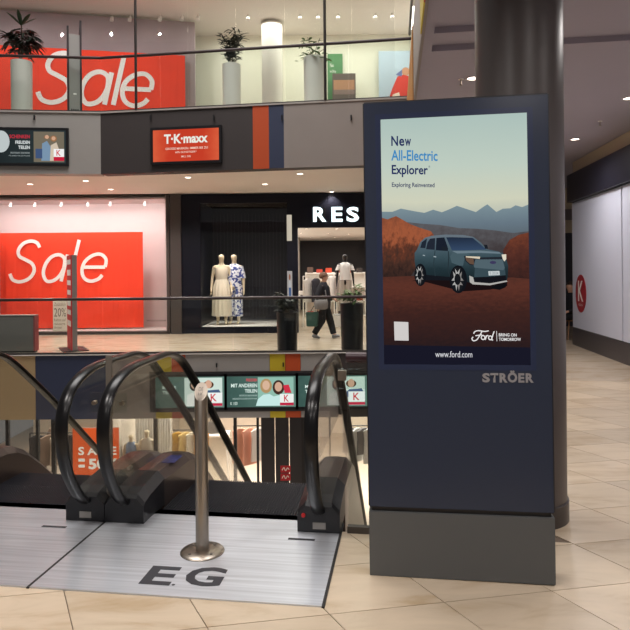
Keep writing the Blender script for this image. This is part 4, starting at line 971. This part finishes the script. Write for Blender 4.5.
M_bagg = mat('grey_bag_cloth', (132, 128, 130), .8, var=.1, scale=12)
def world_of(o, p): return Matrix.Translation(o.location) @ Matrix.Rotation(o.rotation_euler[2], 4, 'Z') @ Vector(p)
wp = world_of(walker, (-.26, .0, .70)); t = thing('shoulder_bag', 'grey shoulder bag hanging at the walking person\'s hip', 'bag', wp, R(78))
bb = MB(); bb.loft([[(.055 * k_ * math.cos(a), (.17 * k_) * math.sin(a), z) for a in [2 * math.pi * i / 20 for i in range(20)]] for z, k_ in ((0, .55), (.03, .9), (.14, 1), (.2, .95), (.23, .6))]); bb.build('pouch', M_bagg, t, True)
MB().tube([(0, -.14, .2), (.09, -.09, .42), (.2, .0, .62), (.14, .1, .5), (0, .14, .2)], .012, 8).build('strap', M_bagg, t, True)
wp = world_of(walker, (-.23, .22, .30)); t = thing('tote_bag', 'dark green tote bag carried behind the walking person', 'bag', wp, R(78))
MB().loft([[(-.05, -.13, 0), (.05, -.13, 0), (.05, .13, 0), (-.05, .13, 0)], [(-.04, -.15, .34), (.04, -.15, .34), (.04, .15, .34), (-.04, .15, .34)]]).build('sack', mat('green_bag', (40, 74, 66), .6), t, bevel=.015)
MB().tube([(0, -.07, .33), (0, -.08, .45), (0, -.04, .48), (0, .05, .33)], .009, 6).build('handle', mat('green_bag', (40, 74, 66), .6), t)

# seated person far down the corridor, partly hidden by the column
sp = pix(571, 300, 14.3)
t = thing('stool', 'small stool under the seated person by the white wall end', 'stool', (sp.x, sp.y, 0)); MB().lathe([(.18, .42), (.19, .44), (.17, .46)], n=20).build('seat', mat('stool_wood', (150, 110, 76), .5), t)
for k in range(4):
    a = R(45 + 90 * k); MB().tube([(.12 * math.cos(a), .12 * math.sin(a), .42), (.18 * math.cos(a), .18 * math.sin(a), 0)], .016, 8).build('leg', mat('stool_wood', (150, 110, 76), .5), t)
st_ = thing('person', 'seated person in dark clothes half hidden behind the big column', 'person', (sp.x, sp.y, 0), R(-70))
dz = -.44
pose = {k: (p[0], p[1], p[2] + dz) for k, p in {'pelvis': (0, 0, .98), 'waist': (0, 0, 1.10), 'chest': (0, 0, 1.30), 'collar': (0, 0, 1.43), 'neck': (0, 0, 1.51), 'jaw': (0, -.015, 1.575), 'head': (0, -.005, 1.645), 'crown': (0, .005, 1.70), 'nose': (0, -.105, 1.625), 'shL': (.17, 0, 1.41), 'shR': (-.17, 0, 1.41), 'elL': (.22, -.02, 1.15), 'elR': (-.22, -.02, 1.15), 'wrL': (.14, -.22, 1.08), 'wrR': (-.14, -.22, 1.08), 'hpL': (.09, -.02, .97), 'hpR': (-.09, -.02, .97), 'knL': (.1, -.42, .97), 'knR': (-.1, -.42, .97)}.items()}
pose.update({'anL': (.1, -.42, .09), 'anR': (-.1, -.42, .09), 'toL': (.11, -.57, .035), 'toR': (-.11, -.57, .035)})
me, J = body(pose, 1.0); bd = link('body', me, mat('skin', (206, 160, 136), .55), st_)
hb = MB().ball((0, .012, 1.672 + dz), .1, 16, 10, .85, 1.0, .9); hb.v = [(x, y, max(z, 1.61 + dz) if y > 0 else max(z, 1.68 + dz)) for x, y, z in hb.v]; hb.build('hair', mat('hair_dark', (54, 38, 32), .6), st_, True)
MB().loft(rings([(z + dz, a, b_, 0, 0) for z, a, b_ in ((.92, .17, .14), (1.1, .16, .13), (1.3, .175, .125), (1.43, .15, .09), (1.5, .06, .06))], 24)).build('jacket', M_coat, st_, True)
for d in 'LR':
    MB().tube([J['sh' + d], J['el' + d], tuple(Vector(J['el' + d]).lerp(Vector(J['wr' + d]), .92))], [.07, .058, .042], 12).build('sleeve', M_coat, st_, True)
    MB().tube([J['hp' + d], J['kn' + d]], [.098, .07], 14).build('trouser_leg', M_trs, st_, True); MB().tube([J['kn' + d], tuple(Vector(J['kn' + d]).lerp(Vector(J['an' + d]), .95))], [.072, .055], 14).build('trouser_leg', M_trs, st_, True)
    a, b_ = Vector(J['an' + d]), Vector(J['to' + d]); MB().tube([a + (a - b_) * .3 + Vector((0, 0, -.045)), a + Vector((0, 0, -.035)), b_ + (b_ - a) * .15], [.035, .05, .028], 12).build('shoe', paint((170, 150, 130)), st_, True)

# ------------------------------------------------------------------ plants and planters
M_leaf = mat('leaf_green', (54, 76, 50), .55, var=.35, scale=9); M_leafd = mat('leaf_dark', (34, 44, 34), .55, var=.35, scale=9); M_leafl = mat('leaf_light', (84, 112, 58), .5, var=.3, scale=9)
def leaf_mesh(b, base, d, L, wd_, droop):
    base = Vector(base); d = Vector(d).normalized(); up = Vector((0, 0, 1)); s_ = d.cross(up)
    if s_.length < .05: s_ = Vector((1, 0, 0))
    s_.normalize(); n_ = s_.cross(d); pr = []
    for k, wv in ((0, .25), (.3, .9), (.6, 1), (.85, .55), (1, .03)):
        p = base + d * L * k + Vector((0, 0, -droop * L * k * k)); pr.append((p - s_ * wv * wd_ / 2, p + n_ * -.12 * wd_ * wv, p + s_ * wv * wd_ / 2))
    i0 = len(b.v)
    for tr in pr: b.v += [tuple(p) for p in tr]
    for k in range(4):
        for j in range(2): b.f.append((i0 + 3 * k + j, i0 + 3 * k + j + 1, i0 + 3 * k + 4 + j, i0 + 3 * k + 3 + j))
def plant(kind, label, loc, seed, h):
    rnd = random.Random(seed)
    t = thing('potted_plant', label, 'plant', loc, 0, 'plants in planters')
    M_stem = mat('stem_brown', (82, 66, 50), .7)
    if kind == 'dracaena':
        MB().tube([(0, 0, -.05), (.01, 0, h * .45), (0, .01, h * .72)], .014, 8).build('stem', M_stem, t)
        MB().tube([(0, 0, -.05), (-.05, 0, h * .25), (-.13, .02, h * .5)], .01, 8).build('stem', M_stem, t)
        for k in range(7):
            b = MB(); a = 2 * math.pi * k / 7 + .4; leaf_mesh(b, (0, 0, h * .7), (math.cos(a), math.sin(a), .9 + .4 * (k % 2)), h * .36, .09, .2); b.build('leaf', M_leaf, t)
        b = MB()
        for (cx, cz, n_) in ((-.2, h * .48, 60), (.2, h * .42, 60), (0, h * .3, 50), (.05, h * .55, 30)):
            for k in range(n_):
                a = rnd.uniform(0, 2 * math.pi); e = rnd.uniform(-.3, .6); leaf_mesh(b, (cx + rnd.uniform(-.06, .06), rnd.uniform(-.06, .06), cz + rnd.uniform(-.12, .12)), (math.cos(a), math.sin(a), e), rnd.uniform(.2, .36), .06, .45)
        o = b.build('foliage', M_leafd, t); o['kind'] = 'stuff'
    else:
        b = MB(); n_, lw, m = {'bush': (420, .035, M_leafd), 'vine': (60, .07, M_leafl), 'fern': (130, .06, M_leafl)}[kind]
        for k in range(6):
            a = 2 * math.pi * k / 6; rr = .12 if kind != 'vine' else .2
            tip = (rr * math.cos(a) * 1.3, rr * math.sin(a) * 1.3, h * rnd.uniform(.45, .9)); MB().tube([(0, 0, -.05), (tip[0] * .4, tip[1] * .4, tip[2] * .6), tip], .006, 6).build('stem', M_stem, t)
            for j in range(n_ // 6):
                f = rnd.uniform(.25, 1.1); p = (tip[0] * f + rnd.uniform(-.08, .08), tip[1] * f + rnd.uniform(-.08, .08), tip[2] * (f if kind != 'vine' else rnd.uniform(-.1, 1)))
                a2 = rnd.uniform(0, 2 * math.pi); leaf_mesh(b, p, (math.cos(a2), math.sin(a2), rnd.uniform(-.2, .8)), rnd.uniform(.1, .2) * (1.3 if kind == 'fern' else 1), lw, .3)
        o = b.build('foliage', m, t); o['kind'] = 'stuff'
    return t
def planter(label, loc, r, h, m, square=False, taper=.92):
    t = thing('planter', label, 'planter', loc, 0, 'planters of the galleries')
    n_ = 4 if square else 32
    pr = [(r * taper, 0), (r, h), (r * .88, h), (r * .86, h - .06)]
    MB().loft([[(q_ * (1.2 if square else 1) * math.cos(2 * math.pi * (i + .5) / n_), q_ * (1.2 if square else 1) * math.sin(2 * math.pi * (i + .5) / n_), z) for i in range(n_)] for q_, z in pr]).build('pot', m, t, not square)
    MB().lathe([(r * .8, h - .07), (r * .8, h - .05)], n=20).build('soil', mat('soil', (48, 38, 30), .9), t)
    return t
M_potgrey = mat('pot_grey', (206, 204, 196), .5); M_potblack = mat('pot_black', (24, 24, 30), .3)
for px, topy, r_, kind, hp, lb, lp in ((21.5, 62, .215, 'dracaena', 1.15, 'tall pale grey planter in front of the letters of the upper red banner', 'dark spiky plant in front of the upper red banner'),
                                  (231.5, 65, .195, 'bush', .78, 'tall white planter left of the white column on the upper gallery', 'bushy dark plant left of the white column'),
                                  (314, 58, .225, 'vine', .46, 'tall white planter beside the thin steel rod on the upper gallery', 'sparse climbing plant beside the thin steel rod')):
    Yp = 13.5 if px > 100 else 13.4
    x = X(px, Yp, 60); zt_ = Zp(px, topy, Yp)
    planter(lb, (x, Yp, ZUP), r_, zt_ - ZUP, M_potgrey, taper=.97); plant(kind, lp, (x, Yp, zt_ - .03), int(px), hp)
for px, topy, r_, lb, lp, kind, hp in ((287.2, 312, .21, 'black planter beside the shop entrance post, nearer the mannequins', 'thin dark plant in the black planter near the mannequins', 'bush', .42), (352, 303, .23, 'black planter next to the kiosk edge', 'green leafy plant in the black planter next to the kiosk', 'fern', .42)):
    Yp = 12.62
    x = X(px, Yp, 330); zt_ = Zp(px, topy, Yp)
    planter(lb, (x, Yp, 0), r_, zt_, M_potblack, taper=.94); plant(kind, lp, (x, Yp, zt_ - .03), int(px), hp)

# ------------------------------------------------------------------ pylons and the grey box on the galleries
py_ = 13.1; p = pix(75, 100, py_)
zt_ = Zp(75, 20, py_)
t = thing('display_pylon', 'grey double-faced display pylon seen edge-on before the upper red banner', 'pylon', (p.x, py_, ZUP), R(21.5))
hh = zt_ - ZUP
MB().box(-.11, .10, 0, .8, 0, hh - .3).build('core', mat('pylon_core', (150, 146, 142), .5), t); MB().box(.10, .14, -.02, .82, 0, hh).build('face_panel', mat('pylon_face', (52, 40, 44), .4), t); MB().box(-.15, -.11, -.02, .82, 0, hh - .14).build('face_panel', mat('pylon_face', (52, 40, 44), .4), t)
for k in range(4): MB().box(-.075 + k * .04, -.05 + k * .04, -.006, 0, .09, .15).build('vent_slot', M_blackplastic, t)
MB().box(-.03, .03, -.006, 0, .45, .48).build('lamp_strip', M_whiteprint, t)
py_ = 12.85; p = pix(72, 353, py_); zt_ = Zp(72, 255, py_)
t = thing('display_pylon', 'narrow red and white pylon seen edge-on before the lower red banner', 'pylon', (p.x + .02, py_, 0), R(28))
MB().box(-.2, .3, -.08, .75, 0, .02).build('base_plate', M_blackplastic, t); MB().box(-.01, .09, 0, .66, .02, zt_).build('core', mat('pylon_core2', (134, 122, 118), .5), t)
MB().box(-.03, -.01, -.01, .67, .02, zt_).build('face_panel', paint((206, 40, 46)), t)
def pf(x, y, off=0): return Vector((-.031, x, y))
for k, (z0, h_) in enumerate(((1.78, .1), (1.55, .12), (1.35, .1), (1.15, .1), (.92, .12), (.74, .1), (.5, .12))):
    put_poly([(.02, z0), (.6, z0), (.6, z0 + h_), (.02, z0 + h_)], pf, M_whiteprint, t, 'white_block')
bx = X(35, 12.75, 330)
t = thing('grey_bench_box', 'low grey box with red end on the opposite gallery at the picture edge', 'bench', (bx, 12.75, 0))
hb_ = Zp(20, 316, 12.75)
MB().box(-1.6, -.03, 0, .16, .03, hb_).build('box', mat('box_grey', (120, 116, 112), .5), t, bevel=.006); MB().box(-.03, 0, -.01, .17, .03, hb_ + .005).build('end_panel', paint((150, 70, 70)), t); MB().box(-1.6, 0, -.01, .16, hb_ + .005, hb_ + .02).build('lid', mat('box_lid', (160, 152, 146), .5), t); MB().box(-1.58, -.02, .02, .15, 0, .03).build('foot', M_blackplastic, t)

# ------------------------------------------------------------------ upper shop
UY = 15.7
struct(MB().box(-11, 3.2, 18.6, 18.8, ZUP, 8.6).build('wall_back', mat('shop_white_warm', (240, 238, 222), .8)))
struct(MB().box(-11, 3.2, 12.4, 18.8, 8.56, 8.7).build('ceiling', mat('perforated_ceiling', (226, 220, 212), .8, var=.08, scale=30)))
struct(MB().box(3.0, 3.2, 12.3, 18.8, ZUP, 8.6).build('wall_right', M_white))
fr = thing('shop_front', 'upper glazed shop front with thin dark head rail', 'shop front', (0, UY, ZUP))
MB().box(-10.5, 3.0, -.05, .05, 3.60, 3.66).build('head_rail', mat('dark_window_frame', (64, 54, 52), .5), fr)
MB().box(-10.5, 3.0, -.05, .05, 0, .06).build('bottom_rail', mat('dark_window_frame', (64, 54, 52), .5), fr)
jx = [X(v, UY, 60) for v in (-60, 40, 126, 188, 236, 285, 352, 395)]
for a, b_ in zip(jx[:-1], jx[1:]):
    MB().box(a + .006, b_ - .006, -.006, .006, .06, 3.6).build('pane', M_glass2, fr)
A_, B_ = Vector((X(-40, 15.95, 60), 15.95)), Vector((X(184, 16.9, 80), 17.05))
zt_ = Zp(184, 55, 17.0); L = (B_ - A_).length
rz = math.atan2(B_.y - A_.y, B_.x - A_.x)
bn = thing('sale_banner', 'red banner with white word Sale behind the upper balustrade', 'banner', (A_.x, A_.y, 0), rz, 'red sale banners')
MB().loft([[(L * k / 30, .01 * math.sin(k), 5.0), (L * k / 30, .006 * math.sin(k * 1.3), zt_), (L * k / 30, .012 + .006 * math.sin(k * 1.3), zt_), (L * k / 30, .012 + .01 * math.sin(k), 5.0)] for k in range(31)]).build('cloth', M_red, bn)
def uvx(px, y): q_ = onplane(px, y, A_, B_); return (q_ - A_).length
z0_ = Zp(100, 107.5, 16.9); h_ = Zp(100, 59, 16.9) - z0_
sale_word(bn, uvx(34.5, 90), z0_, h_, wf, M_whiteprint, adv=(0, .79, 1.50, 1.57), wfac=1.0, th=.095, shear=.22)
# white wall behind the banner, white column
struct(MB().prism([A_ + Vector((0, .35)), B_ + Vector((.2, .35)), B_ + Vector((.2, .45)), A_ + Vector((0, .45))], ZUP, 8.5).build('wall_left', mat('pale_shop_wall', (168, 154, 156), .8)))
t = thing('round_column', 'white round column inside the upper gallery', 'column', (X(272, 17.6, 50), 17.6, ZUP)); MB().lathe([(.29, 0), (.29, 3.64)], n=40).build('shaft', mat('white_column', (232, 226, 218), .6), t, True); MB().lathe([(.31, 0), (.31, .1)], n=40).build('base_ring', M_greylight, t, True)
ORD = ['leftmost', 'second from the left', 'third from the left', 'fourth from the left', 'fifth from the left', 'sixth from the left', 'sixth from the right', 'fifth from the right', 'fourth from the right', 'third from the right', 'second from the right', 'rightmost']
for ik, (px, y) in enumerate(((27, 3), (112, 3), (130, 5), (160, 4), (182, 3), (198, 6), (248, 9), (300, 8), (318, 9), (338, 7), (375, 3), (392, 2))):
    p = pix(px, y, 17.0)
    t = thing('track_spot', 'small white ceiling spot inside the upper shop, %s of the row' % ORD[ik], 'ceiling light', (p.x, p.y, 8.56), 0, 'spots in the upper shop')
    MB().tube([(0, 0, -.07), (0, -.05, -.18)], [.045, .055], 10).build('head', M_white, t, True); MB().tube([(0, 0, 0), (0, 0, -.09)], .01, 6).build('stem', M_white, t)
def poster(label, px0, px1, y0, y1, Y, col):
    a, b_ = pix(px0, y1, Y), pix(px1, y0, Y)
    t = thing('wall_poster', label, 'poster', (a.x, Y, a.z), 0, 'posters in the upper shop'); W_, H_ = b_.x - a.x, b_.z - a.z
    MB().box(0, W_, -.02, 0, 0, H_).build('sheet', paint(col), t)
    return t, (lambda x, y, off=0: Vector((x * W_, -.022 - off * .002, H_ * (1 - y))))
t, pf = poster('green poster with small white lettering beside the steel rod', 328, 342.5, 54, 101, 18.55, (86, 140, 92)); put_text('Neu', (.15, .2, .4, .28), pf, M_whiteprint, t); put_text('im Shop', (.15, .34, .55, .42), pf, M_whiteprint, t)
t, pf = poster('dark photo poster of seated people next to the green poster', 332.5, 355.5, 73.5, 100, 18.3, (96, 84, 78))
put_poly([(.05, .25), (.95, .25), (.95, .62), (.05, .62)], pf, paint((176, 130, 100)), t, 'crowd_print'); put_poly([(.05, .62), (.95, .62), (.95, .8), (.05, .8)], pf, paint((130, 110, 104)), t, 'table_print', 1)
t, pf = poster('pale blue poster with a person in red sweater', 379, 412, 51, 103, 18.4, (186, 204, 222))
put_poly(ell(.80, .40, .12, .08), pf, paint((206, 150, 120)), t, 'head_print', 1); put_poly([(.25, 1), (.4, .72), (.55, .5), (.72, .46), (.95, .5), (1, 1)], pf, paint((214, 62, 52)), t, 'sweater_print', 2); put_poly([(.3, 1), (.42, .84), (.6, .8), (.66, 1)], pf, paint((236, 214, 200)), t, 'stripe_print', 3); put_poly([(.5, .46), (.7, .36), (.68, .5)], pf, paint((110, 120, 170)), t, 'hood_print', 3)

# ------------------------------------------------------------------ ground floor shops seen below
GY = 16.3; GZ = ZLOW
M_frame = mat('ground_frame', (26, 25, 28), .4)
gf = thing('shop_front', 'ground floor glazed shop front with dark frames behind the escalators', 'shop front', (0, GY, GZ))
def gx(px): return X(px, GY, 450)
for px, wdt in ((8, .08), (38, .07), (54, .1), (156, .09), (235.5, .08), (258, .06), (304, .12), (330, .05), (372, .1)):
    MB().box(gx(px) - wdt / 2, gx(px) + wdt / 2, -.05, .05, 0, 3.54).build('mullion', M_frame, gf)
gj = [-40, 8, 38, 54, 120, 156]
for a, b_ in zip(gj[:-1], gj[1:]): MB().box(gx(a) + .04, gx(b_) - .04, -.005, .005, .02, 3.54).build('pane', M_glass2, gf)
MB().box(gx(-60), gx(380), -.06, .06, 3.0, 3.54).build('head_panel', M_frame, gf)
for k in range(3):
    a = gx(261 + k * 14.2); b_ = gx(261 + (k + 1) * 14.2)
    d_ = MB().box(a + .01, b_ - .01, -.03, .03, 0, 3.0).build('door', mat('dark_door', (44, 42, 46), .3), gf)
    MB().box(a + .02, b_ - .02, -.045, -.03, .9, .95).build('push_bar', M_steel, d_)
for z0 in (466.5, 474.5):
    p = pix(285.5, z0 + 6.5, GY - .07)
    t = thing('door_sticker', ('upper' if z0 < 470 else 'lower') + ' red sticker with white scrawl on the dark ground floor door', 'sticker', (p.x, GY - .032, p.z), 0, 'red door stickers')
    MB().box(-.13, .13, -.004, 0, 0, .18).build('sheet', paint((190, 30, 44)), t)
    ribbons([[(-.09, .06), (-.04, .13), (0, .05), (.05, .12), (.09, .08)]], .02, lambda x, y, off=0: Vector((x, -.006, y)), M_whiteprint, t, 'scrawl_print')
struct(MB().box(-11, 6, 24.5, 24.7, GZ, -1.2).build('wall_back', mat('shop_back_cream', (226, 212, 194), .8)))
struct(MB().box(-11, 6, 15.5, 24.7, -1.3, -1.24).build('ceiling', M_white))
struct(MB().box(gx(108), gx(108) + .08, GY + .06, 24.4, GZ, -1.3).build('wall_left', mat('shop_side', (214, 206, 196), .7)))
# orange sale sign
p0, p1 = pix(73.5, 477, GY - .2), pix(119, 427.5, GY - .2)
t = thing('sale_sign', 'bright orange sale sign with white lettering behind the middle newels', 'sign', (p0.x, GY - .2, GZ))
W_, H_ = p1.x - p0.x, p1.z - p0.z; zb0 = p0.z - GZ
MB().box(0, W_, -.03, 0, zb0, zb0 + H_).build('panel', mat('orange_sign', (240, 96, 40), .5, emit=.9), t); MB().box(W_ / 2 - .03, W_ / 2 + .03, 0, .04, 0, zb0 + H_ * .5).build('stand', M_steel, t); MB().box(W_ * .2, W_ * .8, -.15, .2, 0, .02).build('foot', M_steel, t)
sfn = lambda x, y, off=0: Vector((x * W_, -.033 - off * .002, zb0 + H_ * (1 - y)))
wg = glow((250, 240, 230))
put_text('S A L E', (.12, .38, .95, .55), sfn, wg, t, bold=.03); put_text('50%', (.34, .62, .97, .84), sfn, wg, t, bold=.04)
for yy in (.62, .74): put_poly([(.12, yy), (.26, yy), (.26, yy + .06), (.12, yy + .06)], sfn, wg, t, 'dash_print')
# pleated white wall and cream heads behind the middle balustrade
pw = struct(MB().box(gx(118), gx(158), GY + 1.6, GY + 1.66, GZ, -1.4).build('wall_back', mat('shop_side', (214, 206, 196), .7)))
ms = None
nx_ = 14; wx = (gx(158) - gx(118)) / nx_
for k in range(nx_):
    if ms is None: o = MB().box(.01, wx - .02, -.05, 0, .0, 3.4).build('slat', M_white, pw); ms = o.data
    else: o = link('slat', ms, None, pw)
    o.location = (gx(118) + k * wx, GY + 1.6, GZ)
for px, y, lb in ((131, 432, 'cream mannequin with pale blue scarf seen through the escalator glass'), (147, 427, 'bald cream mannequin seen through the escalator glass')):
    Ym = GY + .9; p = pix(px, y, Ym); s_ = (p.z - GZ - .5) / 1.77
    t = thing('mannequin', lb, 'mannequin', (p.x, Ym, GZ + .5), 0, 'ground floor mannequins')
    me, J = body({}, s_, False); link('body', me, M_mskin, t)
    MB().loft(rings([(z * s_, a * s_, b_ * s_, 0, 0) for z, a, b_ in ((.5, .2, .15), (.9, .18, .14), (1.2, .16, .125), (1.4, .165, .11), (1.48, .07, .065))], 24)).build('dress', paint((206, 198, 184) if px > 140 else (120, 150, 190)), t, True)
    tag(MB().box(-.2, .2, -.2, .2, 0, .5).build('plinth_block', M_white, None, bevel=.02, loc=(p.x, Ym, GZ)), 'white block under the ' + ('bald cream mannequin' if px > 140 else 'mannequin with blue scarf') + ' downstairs', 'plinth')
# clothes rails
def garment(parent_label, loc, col, L, wdt, rotz, grp):
    t = thing('garment', parent_label, 'garment', loc, rotz, grp)
    MB().tube([(0, 0, .0), (0, 0, -.06)], .004, 6).build('hook', M_steel, t)
    rr = [[(q_ * w_ , dd, z) for q_, dd in ((-1, -.03), (-.4, -.045), (.4, -.045), (1, -.03), (1, .03), (.4, .045), (-.4, .045), (-1, .03))] for w_, z in ((wdt * .12, -.06), (wdt * .5, -.13), (wdt * .46, -.35), (wdt * .52, -L))]
    MB().loft(rr).build('cloth', paint(col, .85), t)
    return t
def clothes_rail(label, x, y, w, h, items, grp, lb):
    t = thing('clothes_rail', label, 'clothes rail', (x, y, GZ), 0, 'ground floor clothes rails')
    MB().tube([(0, 0, 0), (0, 0, h)], .018, 8).build('upright', M_frame, t); MB().tube([(w, 0, 0), (w, 0, h)], .018, 8).build('upright', M_frame, t); MB().tube([(0, 0, h), (w, 0, h)], .015, 8).build('bar', M_frame, t)
    for xx in (0, w): MB().box(xx - .02, xx + .02, -.25, .25, 0, .03).build('foot', M_frame, t)
    for k, (c_, L, nm) in enumerate(items):
        garment(nm + ' ' + lb, (x + w * (k + .7) / (len(items) + .4), y, GZ + h), c_, L, .44, R(18 + (k * 23) % 34), grp)
clothes_rail('dark clothes rail with ochre and white garments beyond the bollard', X(172, 18, 440), 18, 1.0, 1.95, [((206, 160, 60), 1.0, 'ochre dress'), ((222, 190, 120), 1.0, 'sand blouse'), ((226, 216, 196), 1.1, 'cream dress'), ((190, 130, 50), .9, 'mustard top')], 'garments downstairs by the bollard', 'hanging on the rail left of the bollard')
clothes_rail('dark clothes rail with pale pink garments in the ground floor shop', X(234, 17.2, 440), 17.2, .85, 2.25, [((236, 178, 150), 1.0, 'apricot dress'), ((226, 160, 134), 1.05, 'salmon dress'), ((236, 226, 214), .95, 'white blouse')], 'pink garments downstairs', 'hanging in front of the dark doors')
clothes_rail('dark clothes rail with dark garments in the ground floor shop', X(30, 17.6, 440), 17.6, 1.3, 2.0, [((40, 36, 40), 1.0, 'black coat'), ((120, 100, 84), .9, 'taupe jacket'), ((196, 180, 160), .9, 'sand shirt'), ((60, 54, 58), 1.0, 'charcoal dress')], 'dark garments downstairs', 'hanging left of the orange sign')
clothes_rail('clothes rail with grey shirts right of the escalator', X(346, 16.9, 440), 16.9, .8, 2.3, [((90, 92, 100), .7, 'slate shirt'), ((214, 212, 210), .95, 'pale tunic'), ((120, 116, 116), .75, 'grey shirt'), ((226, 222, 216), 1.0, 'white coat')], 'grey garments downstairs', 'hanging right of the escalator')
garment('red coat hanging beside the right escalator newel downstairs', (X(305, 16.9, 430), 16.9, pix(305, 424, 16.9).z), (196, 40, 36), 1.0, .3, R(10), 'garments downstairs')
for px, y, w_, c_, lb in ((55, 440, .5, (120, 96, 80), 'brown bag on a ground floor shelf left of the orange sign'), (214, 433, .5, (84, 78, 74), 'dark bag on the ground floor behind the bollard')):
    p = pix(px, y, 19)
    tb = display_table('white display table downstairs ' + ('left of the orange sign' if px < 100 else 'behind the bollard'), (p.x, 19, GZ), .9, .6, p.z - GZ)
    t = thing('handbag', lb, 'bag', (p.x, 19, p.z)); MB().loft([[(w_ / 2 * k_ * math.cos(a), .12 * k_ * math.sin(a), z) for a in [2 * math.pi * i / 16 for i in range(16)]] for z, k_ in ((0, .9), (.2, 1), (.34, .7))]).build('pouch', paint(c_), t, True); MB().tube([(-.12, 0, .3), (-.08, 0, .5), (.08, 0, .5), (.12, 0, .3)], .012, 8).build('handle', paint(c_), t)
